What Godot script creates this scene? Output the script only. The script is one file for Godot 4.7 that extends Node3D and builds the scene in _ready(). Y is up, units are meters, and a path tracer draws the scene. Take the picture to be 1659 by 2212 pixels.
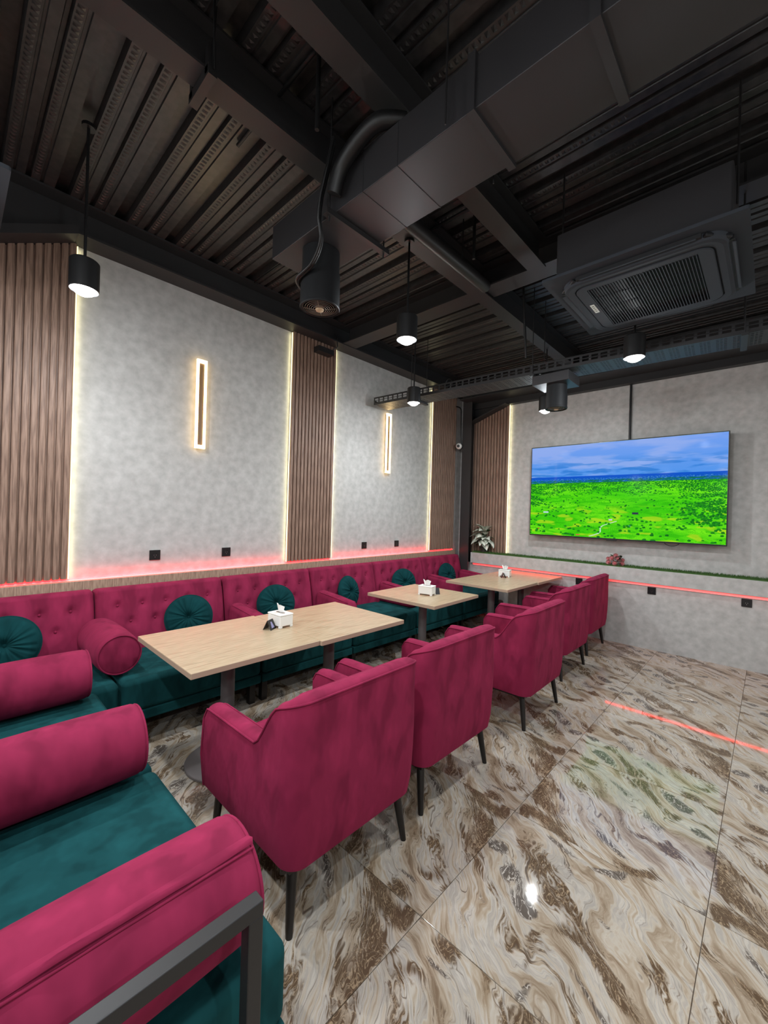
extends Node3D
# A cafe corner: velvet sofas, tables and armchairs, slatted panels, a television and an open black ceiling.

class MB:
	var v := PackedVector3Array()
	var n := PackedVector3Array()
	var t := PackedVector2Array()
	var c := PackedColorArray()
	var ix := PackedInt32Array()
	var xf := Transform3D.IDENTITY
	var use_color := false
	var col := Color.WHITE

	func vert(p: Vector3, nn: Vector3, uv := Vector2.ZERO) -> int:
		v.append(xf * p)
		n.append((xf.basis * nn).normalized())
		t.append(uv)
		c.append(col)
		return v.size() - 1

	# corners run counter-clockwise seen from outside
	func quad(a: Vector3, b: Vector3, d: Vector3, e: Vector3, ua := Vector2(0, 1), ub := Vector2(1, 1), ud := Vector2(1, 0), ue := Vector2(0, 0)) -> void:
		var nn := (b - a).cross(e - a)
		if nn.length_squared() < 1e-16:
			nn = (d - b).cross(e - b)
		nn = nn.normalized()
		var i := vert(a, nn, ua)
		vert(b, nn, ub)
		vert(d, nn, ud)
		vert(e, nn, ue)
		ix.append_array([i, i + 2, i + 1, i, i + 3, i + 2])

	func tri(a: Vector3, b: Vector3, d: Vector3) -> void:
		var nn := (b - a).cross(d - a).normalized()
		var i := vert(a, nn)
		vert(b, nn)
		vert(d, nn)
		ix.append_array([i, i + 2, i + 1])

	func box(ce: Vector3, s: Vector3) -> void:
		var h := s * 0.5
		var p := []
		for k in 8:
			p.append(ce + Vector3(h.x * (1 if k & 1 else -1), h.y * (1 if k & 2 else -1), h.z * (1 if k & 4 else -1)))
		quad(p[4], p[5], p[7], p[6])
		quad(p[1], p[0], p[2], p[3])
		quad(p[5], p[1], p[3], p[7])
		quad(p[0], p[4], p[6], p[2])
		quad(p[6], p[7], p[3], p[2])
		quad(p[0], p[1], p[5], p[4])

	func span(a: Vector3, b: Vector3) -> void:
		box((a + b) * 0.5, (b - a).abs())

	# box with rounded edges; seg samples round each edge, mid samples along each side
	func rbox(ce: Vector3, s: Vector3, r: float, seg := 2, mid := 1, shape := "", wide := 1.0) -> void:
		var h := s * 0.5
		r = minf(r, minf(h.x, minf(h.y, h.z)) * 0.999)
		var ax := []
		for a in 3:
			var l := []
			for k in seg + 1:
				l.append(-h[a] + r * (1.0 - tan(PI / 4 * (1.0 - float(k) / seg))))
			for k in range(1, mid):
				l.append(lerpf(-h[a] + r, h[a] - r, float(k) / mid))
			for k in seg + 1:
				l.append(h[a] - r + r * tan(PI / 4 * float(k) / seg))
			ax.append(l)
		var inner := h - Vector3(r, r, r)
		for a in 3:
			var b := (a + 1) % 3
			var d := (a + 2) % 3
			for sg in [-1.0, 1.0]:
				var lb: Array = ax[b]
				var ld: Array = ax[d]
				var start := v.size()
				for i in lb.size():
					for j in ld.size():
						var q := Vector3.ZERO
						q[a] = sg * h[a]
						q[b] = lb[i]
						q[d] = ld[j]
						var cl := q.clamp(-inner, inner)
						var nn := (q - cl).normalized()
						var p := cl + nn * r
						if shape:
							var e := 0.004
							var t1 := nn.cross(Vector3(0.31, 0.77, 0.55)).normalized()
							var t2 := nn.cross(t1)
							var p0 := bend(p, shape, wide)
							var pa := bend(p + t1 * e, shape, wide)
							var pb := bend(p + t2 * e, shape, wide)
							nn = (pa - p0).cross(pb - p0).normalized()
							p = p0
						vert(ce + p, nn, Vector2(float(i) / (lb.size() - 1), float(j) / (ld.size() - 1)))
				for i in lb.size() - 1:
					for j in ld.size() - 1:
						var k := start + i * ld.size() + j
						var w := ld.size()
						if sg > 0:
							ix.append_array([k, k + w + 1, k + w, k, k + 1, k + w + 1])
						else:
							ix.append_array([k, k + w, k + w + 1, k, k + w + 1, k + 1])

	# soft shapes: a puffed seat, a sloping armrest, a puffed chair seat
	func bend(p: Vector3, shape: String, wide: float) -> Vector3:
		if shape == "seat" and p.y > 0.0:
			p.y += 0.012 * cos(p.x / 0.35 * 1.4) * cos(p.z / wide * 1.4) * (p.y / 0.11)
		elif shape == "chair_seat" and p.y > 0.0:
			p.y += 0.018 * cos(p.x / 0.3 * 1.4) * cos(p.z / 0.28 * 1.4)
		elif shape == "arm":
			p.z *= 1.0 - 0.12 * (p.y / 0.12)
			if p.y > -0.05:
				p.y -= 0.083 * p.x
		return p

	# smooth sheet; pts[row][column]; (column step) x (row step) points outwards
	func grid(pts: Array, close_c := false, close_r := false, uvs := Vector2(1, 1)) -> void:
		var nr := pts.size()
		var nc: int = pts[0].size()
		var start := v.size()
		for i in nr:
			for j in nc:
				var i0 := (i - 1 + nr) % nr if close_r else maxi(i - 1, 0)
				var i1 := (i + 1) % nr if close_r else mini(i + 1, nr - 1)
				var j0 := (j - 1 + nc) % nc if close_c else maxi(j - 1, 0)
				var j1 := (j + 1) % nc if close_c else mini(j + 1, nc - 1)
				var du: Vector3 = pts[i][j1] - pts[i][j0]
				var dv: Vector3 = pts[i1][j] - pts[i0][j]
				var nn := du.cross(dv)
				if nn.length_squared() < 1e-18:
					var ii := i1 if i == 0 else i0
					du = pts[ii][j1] - pts[ii][j0]
					nn = du.cross(dv)
				vert(pts[i][j], nn, Vector2(float(j) / maxi(nc - 1, 1) * uvs.x, float(i) / maxi(nr - 1, 1) * uvs.y))
		for i in (nr if close_r else nr - 1):
			for j in (nc if close_c else nc - 1):
				var a := start + i * nc + j
				var b := start + i * nc + (j + 1) % nc
				var d := start + ((i + 1) % nr) * nc + (j + 1) % nc
				var e := start + ((i + 1) % nr) * nc + j
				ix.append_array([a, d, b, a, e, d])

	# flat polygon; counter-clockwise seen from outside
	func fan(p: Array) -> void:
		var ce := Vector3.ZERO
		for q in p:
			ce += q
		ce /= p.size()
		for k in p.size():
			tri(ce, p[k], p[(k + 1) % p.size()])

	func tube(path: Array, r: float, seg := 8, caps := true) -> void:
		var rows := []
		var up := Vector3.UP
		for i in path.size():
			var a: Vector3 = path[maxi(i - 1, 0)]
			var b: Vector3 = path[mini(i + 1, path.size() - 1)]
			var d := (b - a).normalized()
			if i == 0 and absf(d.dot(up)) > 0.95:
				up = Vector3.RIGHT
			var s := d.cross(up)
			if s.length() < 0.05:
				s = d.cross(Vector3.BACK)
			s = s.normalized()
			up = s.cross(d).normalized()
			var row := []
			for k in seg:
				var an := TAU * k / seg
				row.append(path[i] + (s * cos(an) + up * sin(an)) * r)
			rows.append(row)
		# column step x row step = outwards for this order
		for row in rows:
			row.reverse()
		grid(rows, true)
		if caps:
			var f: Array = rows[0].duplicate()
			fan(f)
			var l: Array = rows[-1].duplicate()
			l.reverse()
			fan(l)

	# turn a profile of (radius, height) about y; runs from low to high for outward faces
	func lathe(prof: Array, seg := 20, ce := Vector3.ZERO) -> void:
		var rows := []
		for q in prof:
			var row := []
			for k in seg:
				var an := TAU * k / seg
				row.append(ce + Vector3(sin(an) * q.x, q.y, cos(an) * q.x))
			rows.append(row)
		grid(rows, true)

	# sharp-edged lathe: every profile step gets its own faces
	func turn(prof: Array, seg := 20, ce := Vector3.ZERO) -> void:
		for k in prof.size() - 1:
			lathe([prof[k], prof[k + 1]], seg, ce)

	# outline in the x-y plane (counter-clockwise), pushed along z from z0 to z1
	func prism(poly: Array, z0: float, z1: float) -> void:
		var pts := PackedVector2Array(poly)
		var tr := Geometry2D.triangulate_polygon(pts)
		for k in range(0, tr.size(), 3):
			var a := pts[tr[k]]
			var b := pts[tr[k + 1]]
			var d := pts[tr[k + 2]]
			if (b - a).cross(d - a) < 0:
				var s := b
				b = d
				d = s
			tri(Vector3(a.x, a.y, z1), Vector3(b.x, b.y, z1), Vector3(d.x, d.y, z1))
			tri(Vector3(a.x, a.y, z0), Vector3(d.x, d.y, z0), Vector3(b.x, b.y, z0))
		for k in pts.size():
			var a := pts[k]
			var b := pts[(k + 1) % pts.size()]
			quad(Vector3(a.x, a.y, z1), Vector3(a.x, a.y, z0), Vector3(b.x, b.y, z0), Vector3(b.x, b.y, z1))

	func mesh() -> ArrayMesh:
		var arr := []
		arr.resize(Mesh.ARRAY_MAX)
		arr[Mesh.ARRAY_VERTEX] = v
		arr[Mesh.ARRAY_NORMAL] = n
		arr[Mesh.ARRAY_TEX_UV] = t
		if use_color:
			arr[Mesh.ARRAY_COLOR] = c
		arr[Mesh.ARRAY_INDEX] = ix
		var m := ArrayMesh.new()
		m.add_surface_from_arrays(Mesh.PRIMITIVE_TRIANGLES, arr)
		return m

# ---------------------------------------------------------------- scene helpers
var M := {}
var taken := {}

func numbered(parent: Node, called: String) -> String:
	var key := str(parent.get_instance_id()) + "/" + called
	var k: int = taken.get(key, 0)
	taken[key] = k + 1
	return called if k == 0 else "%s_%03d" % [called, k]

func put(parent: Node, called: String, mesh: Mesh, m: Material) -> MeshInstance3D:
	var o := MeshInstance3D.new()
	o.mesh = mesh
	o.material_override = null
	o.name = numbered(parent, called)
	mesh_material(o, m)
	parent.add_child(o, true)
	return o

func mesh_material(o: MeshInstance3D, m: Material) -> void:
	o.set_surface_override_material(0, m)
	o.cast_shadow = GeometryInstance3D.SHADOW_CASTING_SETTING_ON

func part(parent: Node, called: String, b: MB, m: Material) -> MeshInstance3D:
	return put(parent, called, b.mesh(), m)

func thing(called: String, label: String, category: String, at := Vector3.ZERO, group := "") -> Node3D:
	var o := Node3D.new()
	o.name = numbered(self, called)
	add_child(o, true)
	o.position = at
	tag(o, label, category, group)
	return o

func tag(o: Node, label: String, category: String, group := "") -> void:
	o.set_meta("label", label)
	o.set_meta("category", category)
	if group:
		o.set_meta("group", group)

func structure(called: String) -> Node3D:
	var o := Node3D.new()
	o.name = numbered(self, called)
	add_child(o, true)
	o.set_meta("kind", "structure")
	return o

func copy(o: Node3D, label := "") -> Node3D:
	var base: String = o.get_meta("base_name", str(o.name))
	var r: Node3D = o.duplicate()
	r.name = numbered(self, base)
	add_child(r, true)
	if label:
		r.set_meta("label", label)
	return r

func mat(color: Color, rough: float, metal := 0.0, spec := 0.5) -> StandardMaterial3D:
	var m := StandardMaterial3D.new()
	m.albedo_color = color
	m.roughness = rough
	m.metallic = metal
	m.metallic_specular = spec
	return m

func glow(color: Color, k: float) -> StandardMaterial3D:
	var m := mat(Color(0.9, 0.9, 0.9), 0.5)
	m.emission_enabled = true
	m.emission = color
	m.emission_energy_multiplier = k
	return m

func noise(freq: float, sd: int, oct := 4, kind := FastNoiseLite.TYPE_SIMPLEX_SMOOTH) -> FastNoiseLite:
	var f := FastNoiseLite.new()
	f.seed = sd
	f.noise_type = kind
	f.frequency = freq
	f.fractal_type = FastNoiseLite.FRACTAL_FBM
	f.fractal_octaves = oct
	return f

func ramp(cols: Array, offs: Array) -> Gradient:
	var g := Gradient.new()
	g.offsets = PackedFloat32Array(offs)
	g.colors = PackedColorArray(cols)
	return g

# seamless noise picture coloured by a gradient
func tinted(f: FastNoiseLite, g: Gradient, w := 512, h := 512) -> ImageTexture:
	var im := f.get_seamless_image(w, h)
	im.convert(Image.FORMAT_L8)
	var d := im.get_data()
	var lut := []
	for k in 256:
		lut.append(g.sample(k / 255.0))
	var o := PackedByteArray()
	o.resize(w * h * 3)
	for k in w * h:
		var q: Color = lut[d[k]]
		o[k * 3] = q.r8
		o[k * 3 + 1] = q.g8
		o[k * 3 + 2] = q.b8
	var r := Image.create_from_data(w, h, false, Image.FORMAT_RGB8, o)
	r.generate_mipmaps()
	return ImageTexture.create_from_image(r)

func triplanar(m: StandardMaterial3D, tex: Texture2D, scale: Vector3, world := true) -> void:
	m.albedo_texture = tex
	m.uv1_triplanar = true
	m.uv1_world_triplanar = world
	m.uv1_scale = scale

func srgb(r: float, g: float, b: float) -> Color:
	return Color(r / 255.0, g / 255.0, b / 255.0)

func area(parent: Node, called: String, at: Vector3, look: Vector3, size: Vector2, color: Color, energy: float, up := Vector3.UP) -> AreaLight3D:
	var l := AreaLight3D.new()
	l.name = called
	parent.add_child(l, true)
	l.position = at
	l.basis = Basis.looking_at(look, up)
	l.area_size = size
	l.light_color = color
	l.light_energy = energy
	l.shadow_enabled = true
	return l

# ---------------------------------------------------------------- measures of the room
const WX := -3.95      # left wall
const WZ := -6.10      # back wall above the ledge
const LZ := -5.98      # back wall below the ledge
const RX := 3.4        # right wall, out of view
const RZ := 2.4        # rear wall, out of view
const DECK := 3.82     # underside of the roof deck
const TILE := 0.82

func _ready() -> void:
	camera_and_light()
	materials()
	room()
	panels()
	beams()
	services()
	lamps()
	seating()
	tables()
	chairs()
	small_things()

# ---------------------------------------------------------------- camera, air
func camera_and_light() -> void:
	var cam := Camera3D.new()
	cam.name = "camera"
	add_child(cam)
	cam.position = Vector3(0, 1.6, 0)
	cam.rotation_degrees = Vector3(0.059, 43.316, 1.626)
	cam.keep_aspect = Camera3D.KEEP_HEIGHT
	cam.fov = 102.52
	cam.near = 0.02
	cam.current = true
	var we := WorldEnvironment.new()
	we.name = "environment"
	var e := Environment.new()
	e.background_mode = Environment.BG_COLOR
	e.background_color = Color.BLACK
	e.tonemap_mode = Environment.TONE_MAPPER_LINEAR
	e.tonemap_exposure = EXPOSURE
	e.sdfgi_enabled = true
	e.ssao_enabled = true
	e.ssil_enabled = true
	we.environment = e
	add_child(we)

const EXPOSURE := 0.86
const LAMP_WHITE := Color(0.965, 0.985, 1.0)
const PENDANT := 1.5
const WALL_FILL := 0.78  # strength of the fill added to every pendant for the upper walls
const STRIP := 0.085
const RED := 0.55

# ---------------------------------------------------------------- materials
func materials() -> void:
	var plaster := tinted(noise(0.016, 3, 6), ramp([srgb(170, 168, 165), srgb(178, 176, 173), srgb(182, 180, 177), srgb(189, 187, 184)], [0.15, 0.42, 0.6, 0.85]))
	M.plaster = mat(Color(1, 1, 1), 0.75, 0, 0.35)
	triplanar(M.plaster, plaster, Vector3(1.1, 1.1, 1.1))
	M.plaster.heightmap_enabled = true
	M.plaster.heightmap_texture = plaster
	M.plaster.heightmap_scale = 0.03
	M.white_paint = mat(srgb(232, 232, 230), 0.8)
	var wood_noise := noise(0.02, 11, 5)
	M.slat = mat(srgb(255, 255, 255), 0.55)
	triplanar(M.slat, tinted(wood_noise, ramp([srgb(112, 87, 73), srgb(134, 107, 91), srgb(150, 122, 105)], [0.2, 0.5, 0.8])), Vector3(6, 0.35, 6))
	M.ledge_wood = mat(srgb(255, 255, 255), 0.5)
	triplanar(M.ledge_wood, tinted(noise(0.03, 14, 4), ramp([srgb(132, 108, 92), srgb(156, 131, 112), srgb(170, 146, 126)], [0.2, 0.5, 0.8])), Vector3(5, 0.4, 5))
	M.table_wood = mat(Color(1, 1, 1), 0.32, 0, 0.5)
	triplanar(M.table_wood, tinted(noise(0.02, 21, 5), ramp([srgb(160, 138, 110), srgb(178, 157, 127), srgb(187, 167, 138), srgb(171, 150, 121)], [0.2, 0.45, 0.6, 0.8])), Vector3(4.5, 4.5, 0.35))
	M.table_edge = mat(srgb(176, 154, 132), 0.45)
	M.velvet_red = velvet(srgb(146, 42, 75), 31, 0.6)
	M.velvet_teal = velvet(srgb(26, 77, 80), 37, 0.3)
	M.cushion = velvet(srgb(15, 62, 65), 37, 0.4)
	M.piping_red = M.velvet_red
	M.piping_teal = M.velvet_teal
	M.black_wood = mat(srgb(22, 19, 18), 0.35)
	M.black_steel = mat(srgb(34, 33, 34), 0.45, 0.0, 0.5)
	M.steel_paint = mat(srgb(44, 43, 44), 0.5, 0.0, 0.5)
	var deckn := tinted(noise(0.05, 5, 3), ramp([srgb(35, 34, 35), srgb(50, 48, 48)], [0.3, 0.7]), 256, 256)
	M.deck = mat(Color(1, 1, 1), 0.42, 0.0, 0.6)
	triplanar(M.deck, deckn, Vector3(1.2, 1.2, 1.2))
	M.duct = mat(srgb(48, 47, 49), 0.45, 0.2, 0.5)
	M.fan = mat(srgb(24, 25, 27), 0.6, 0.0, 0.35)
	M.cassette = mat(srgb(56, 60, 66), 0.75, 0.0, 0.3)
	M.cassette_dark = mat(srgb(18, 19, 22), 0.6)
	M.cable = mat(srgb(16, 16, 17), 0.45)
	M.rod = mat(srgb(28, 27, 28), 0.5)
	M.lamp_black = mat(srgb(20, 20, 21), 0.4)
	M.table_leg = mat(srgb(112, 108, 108), 0.38, 0.35)
	M.table_base = mat(srgb(128, 122, 122), 0.32, 0.3)
	M.grout = mat(srgb(146, 132, 117), 0.8)
	M.white_plastic = mat(srgb(232, 231, 226), 0.35)
	M.tissue = mat(srgb(245, 245, 243), 0.9)
	M.black_plastic = mat(srgb(20, 20, 22), 0.3)
	M.socket_dark = mat(srgb(9, 9, 10), 0.5)
	M.chrome = mat(srgb(200, 200, 200), 0.2, 1.0)
	M.leaf_dark = mat(srgb(38, 62, 34), 0.6)
	M.grass = mat(srgb(58, 92, 34), 0.8)
	M.pot = mat(srgb(60, 54, 48), 0.8)
	M.leaf_varied = mat(Color(1, 1, 1), 0.5)
	M.leaf_varied.vertex_color_use_as_albedo = true
	M.petal = mat(srgb(226, 168, 166), 0.7)
	M.petal_core = mat(srgb(196, 92, 104), 0.7)
	M.lens_glow = glow(Color(1.0, 0.99, 0.97), 8.0)
	M.strip_glow = glow(Color(1.0, 0.97, 0.72), 1.8)
	M.red_glow = glow(Color(1.0, 0.04, 0.07), 0.95)
	M.sconce_glow = glow(Color(1.0, 0.84, 0.56), 6.0)
	M.sconce_body = mat(srgb(92, 74, 56), 0.5)
	M.hub = mat(srgb(196, 170, 138), 0.5)
	M.wire = mat(srgb(120, 108, 98), 0.4, 0.4)
	for k in 2:
		var fm := mat(Color(1, 1, 1), 0.045, 0.0, 0.38)
		fm.albedo_texture = marble(101 + k * 57)
		M["marble%d" % k] = fm

func velvet(tone: Color, sd: int, sheen := 0.5) -> StandardMaterial3D:
	# brushed nap: soft upright patches a little lighter or darker than the cloth
	var m := mat(tone, 0.85, 0, 0.2)
	triplanar(m, tinted(noise(0.014, sd, 3), ramp([Color(0.80, 0.80, 0.80), Color(0.92, 0.92, 0.92), Color(0.92, 0.92, 0.92), Color(1, 1, 1)], [0.22, 0.45, 0.6, 0.85]), 256, 256), Vector3(1.8, 0.8, 1.8))
	m.rim_enabled = true
	m.rim = sheen
	m.rim_tint = 0.9
	m.heightmap_enabled = true
	m.heightmap_texture = tinted(noise(0.03, sd + 1, 3), ramp([Color.BLACK, Color.WHITE], [0.2, 0.8]), 256, 256)
	m.heightmap_scale = 0.18
	return m

# one tile's print: cream, grey and tan bands that swirl along a diagonal, brown clouds and thin veins
func marble(sd: int) -> ImageTexture:
	var w := 704
	var warp := noise(1.0, sd, 2)
	var warp2 := noise(1.0, sd + 5, 3)
	var fine := noise(1.0, sd + 9, 3)
	var band := noise(1.0, sd + 13, 4)
	var ridge := noise(1.0, sd + 17, 2)
	var big := noise(1.0, sd + 21, 2)
	var tones := ramp([srgb(122, 103, 84), srgb(150, 133, 113), srgb(168, 153, 134), srgb(180, 170, 156), srgb(163, 156, 147), srgb(186, 178, 167), srgb(170, 155, 135), srgb(144, 125, 103)], [0.0, 0.18, 0.32, 0.44, 0.55, 0.66, 0.82, 1.0])
	var o := PackedByteArray()
	o.resize(w * w * 3)
	var ca := cos(0.73)
	var sa := sin(0.73)
	var k := 0
	for j in w:
		for i in w:
			var x := float(i) / w
			var y := float(j) / w
			var s := x * ca + y * sa
			var q := -x * sa + y * ca
			var w1 := warp.get_noise_2d(s * 1.1, q * 1.6)
			var cloud := big.get_noise_2d(s * 1.15 + 4.0 + w1, q * 2.5) + 0.08
			cloud += 0.42 * smoothstep(0.55, 0.95, x) * exp(-pow((y - 0.42) / 0.22, 2)) - 0.5 * exp(-pow((x - 0.14) / 0.15, 2) - pow((y - 0.88) / 0.16, 2)) - 0.06
			var wild := smoothstep(0.0, 0.45, absf(cloud))
			var w2 := warp2.get_noise_2d(s * 3.4, q * 8.0)
			var tt := q + w1 * 0.16 + w2 * lerpf(0.022, 0.055, wild)
			var ss := s + w2 * lerpf(0.04, 0.10, wild)
			var b := band.get_noise_2d(tt * 6.0 + 3.0, ss * 0.8)
			var fi := fine.get_noise_2d(tt * 56.0, ss * 6.5)
			var val := clampf(0.52 + b * 0.70 + fi * 0.22, 0.0, 1.0)
			var r := absf(ridge.get_noise_2d(tt * 8.0, ss * 1.3))
			var cq := tones.sample(val)
			var cr := cq.r
			var cg := cq.g
			var cb := cq.b
			# brown cloud with pale filaments
			var cm := smoothstep(0.22, 0.50, cloud + fi * 0.30 + b * 0.2)
			if cm > 0.0:
				var fl := absf(fine.get_noise_2d(ss * 17.0, tt * 40.0))
				var fk := smoothstep(0.0, 0.13, fl)
				cr = lerpf(cr, lerpf(0.62, 0.33, fk), cm * 0.9)
				cg = lerpf(cg, lerpf(0.53, 0.26, fk), cm * 0.9)
				cb = lerpf(cb, lerpf(0.42, 0.195, fk), cm * 0.9)
			# crackled grey patches
			var gm := smoothstep(0.36, 0.5, -cloud - fi * 0.12)
			if gm > 0.0:
				var fl2 := absf(fine.get_noise_2d(ss * 14.0, tt * 30.0))
				var fk2 := smoothstep(0.02, 0.12, fl2)
				cr = lerpf(cr, lerpf(0.78, 0.30, fk2), gm * 0.8)
				cg = lerpf(cg, lerpf(0.75, 0.27, fk2), gm * 0.8)
				cb = lerpf(cb, lerpf(0.71, 0.25, fk2), gm * 0.8)
			# thin dark veins along the bands
			var vein := (1.0 - smoothstep(0.004, 0.020, r)) * clampf(0.38 + b * 1.3, 0.0, 0.85)
			cr = lerpf(cr, 0.36, vein)
			cg = lerpf(cg, 0.31, vein)
			cb = lerpf(cb, 0.27, vein)
			# pale threads
			var th := (1.0 - smoothstep(0.0, 0.03, absf(fi))) * 0.35
			cr = lerpf(cr, 0.80, th)
			cg = lerpf(cg, 0.76, th)
			cb = lerpf(cb, 0.70, th)
			o[k] = int(clampf(cr, 0, 1) * 255)
			o[k + 1] = int(clampf(cg, 0, 1) * 255)
			o[k + 2] = int(clampf(cb, 0, 1) * 255)
			k += 3
	var im := Image.create_from_data(w, w, false, Image.FORMAT_RGB8, o)
	im.generate_mipmaps()
	return ImageTexture.create_from_image(im)

# ---------------------------------------------------------------- shell of the room
func room() -> void:
	var fl := structure("floor")
	var b := MB.new()
	b.span(Vector3(WX - 0.2, -0.2, WZ - 0.2), Vector3(RX + 0.2, -0.006, RZ + 0.2))
	part(fl, "screed", b, M.grout)
	var meshes := []
	for turned in 2:
		b = MB.new()
		var g := TILE * 0.5 - 0.0013
		var ch := 0.0006
		var lo := -0.012
		var top := [Vector3(-g + ch, 0, g - ch), Vector3(g - ch, 0, g - ch), Vector3(g - ch, 0, -g + ch), Vector3(-g + ch, 0, -g + ch)]
		var rim := [Vector3(-g, -ch, g), Vector3(g, -ch, g), Vector3(g, -ch, -g), Vector3(-g, -ch, -g)]
		var foot := [Vector3(-g, lo, g), Vector3(g, lo, g), Vector3(g, lo, -g), Vector3(-g, lo, -g)]
		var uv := [Vector2(0, 1), Vector2(1, 1), Vector2(1, 0), Vector2(0, 0)]
		if turned:
			uv = [Vector2(1, 0), Vector2(0, 0), Vector2(0, 1), Vector2(1, 1)]
		b.quad(top[0], top[1], top[2], top[3], uv[0], uv[1], uv[2], uv[3])
		for k in 4:
			var l := (k + 1) % 4
			b.quad(rim[k], rim[l], top[l], top[k], uv[k], uv[l], uv[l], uv[k])
			b.quad(foot[k], foot[l], rim[l], rim[k], uv[k], uv[l], uv[l], uv[k])
		meshes.append(b.mesh())
	var rng := RandomNumberGenerator.new()
	rng.seed = 8
	for i in range(-4, 5):
		for j in range(-5, 6):
			var cx := -0.57 + i * TILE
			var cz := -1.73 + j * TILE
			var o := put(fl, "tile", meshes[1 if rng.randf() < 0.3 else 0], M["marble%d" % (1 if rng.randf() < 0.45 else 0)])
			o.position = Vector3(cx, 0, cz)
	# walls
	var wl := structure("wall_left")
	b = MB.new()
	b.span(Vector3(WX - 0.2, -0.2, WZ - 0.2), Vector3(WX, 4.1, RZ + 0.2))
	part(wl, "plaster", b, M.plaster)
	var wb := structure("wall_back")
	b = MB.new()
	b.span(Vector3(WX, -0.2, WZ - 0.2), Vector3(RX + 0.2, 4.1, WZ))
	part(wb, "plaster", b, M.plaster)
	var lp := structure("trim_7")
	b = MB.new()
	b.span(Vector3(WX, 0.0, WZ), Vector3(RX, 0.815, LZ))
	part(lp, "lower_panel", b, M.plaster)
	var wr := structure("wall_right")
	b = MB.new()
	b.span(Vector3(RX, -0.2, WZ - 0.2), Vector3(RX + 0.2, 4.1, RZ + 0.2))
	part(wr, "plaster", b, M.white_paint)
	var we := structure("wall_rear")
	b = MB.new()
	b.span(Vector3(WX, -0.2, RZ), Vector3(RX, 4.1, RZ + 0.2))
	part(we, "plaster", b, M.white_paint)
	# ledge in front of the back wall, with the planting trough on top
	var lg := structure("trim_1")
	b = MB.new()
	b.rbox(Vector3((-3.60 + RX) * 0.5, 0.9, (WZ - 5.925) * 0.5), Vector3(RX + 3.60, 0.17, 6.10 - 5.925), 0.004, 1)
	part(lg, "ledge_box", b, M.plaster)
	# wooden ledge along the left wall behind the sofas
	var wd := structure("trim_2")
	b = MB.new()
	b.rbox(Vector3(WX + 0.0275, 0.5, (-5.93 + RZ) * 0.5), Vector3(0.055, 1.0, RZ + 5.93), 0.004, 1)
	part(wd, "ledge_board", b, M.ledge_wood)
	# roof deck: trapezoid sheet, ribs run across the room
	var ce := structure("ceiling")
	b = MB.new()
	var z := WZ
	var pitch := 0.36
	var prof := []
	z -= 0.13
	var ribs := []
	while z < RZ:
		ribs.append(z)
		prof.append_array([Vector2(z, DECK), Vector2(z + 0.062, DECK), Vector2(z + 0.066, DECK + 0.010), Vector2(z + 0.080, DECK + 0.010), Vector2(z + 0.084, DECK), Vector2(z + 0.128, DECK), Vector2(z + 0.136, DECK + 0.030), Vector2(z + 0.152, DECK + 0.030), Vector2(z + 0.160, DECK), Vector2(z + 0.205, DECK), Vector2(z + 0.209, DECK + 0.008), Vector2(z + 0.219, DECK + 0.008), Vector2(z + 0.223, DECK), Vector2(z + 0.272, DECK), Vector2(z + 0.282, DECK + 0.055), Vector2(z + 0.350, DECK + 0.055)])
		z += pitch
	prof.append(Vector2(z, DECK))
	for k in prof.size() - 1:
		var p: Vector2 = prof[k]
		var q: Vector2 = prof[k + 1]
		b.quad(Vector3(WX, p.y, p.x), Vector3(RX, p.y, p.x), Vector3(RX, q.y, q.x), Vector3(WX, q.y, q.x))
	part(ce, "deck_sheet", b, M.deck)
	# pressed dimples along the flats of the sheet
	b = MB.new()
	for rz in ribs:
		if rz < -3.2 or rz > 0.2:
			continue
		for off in [0.106, 0.247]:
			var x := WX + 0.3
			while x < -0.6:
				var m := Vector3(x, DECK - 0.005, rz + off)
				var q := [m + Vector3(-0.010, 0.005, 0.015), m + Vector3(-0.010, 0.005, -0.015), m + Vector3(0.010, 0.005, -0.015), m + Vector3(0.010, 0.005, 0.015)]
				for k in 4:
					b.tri(q[k], q[(k + 1) % 4], m)
				x += 0.034
	part(ce, "dimples", b, M.deck).set_meta("kind", "stuff")
	b = MB.new()
	b.span(Vector3(WX - 0.2, DECK + 0.06, WZ - 0.2), Vector3(RX + 0.2, 4.2, RZ + 0.2))
	part(ce, "slab", b, M.steel_paint)

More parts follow.
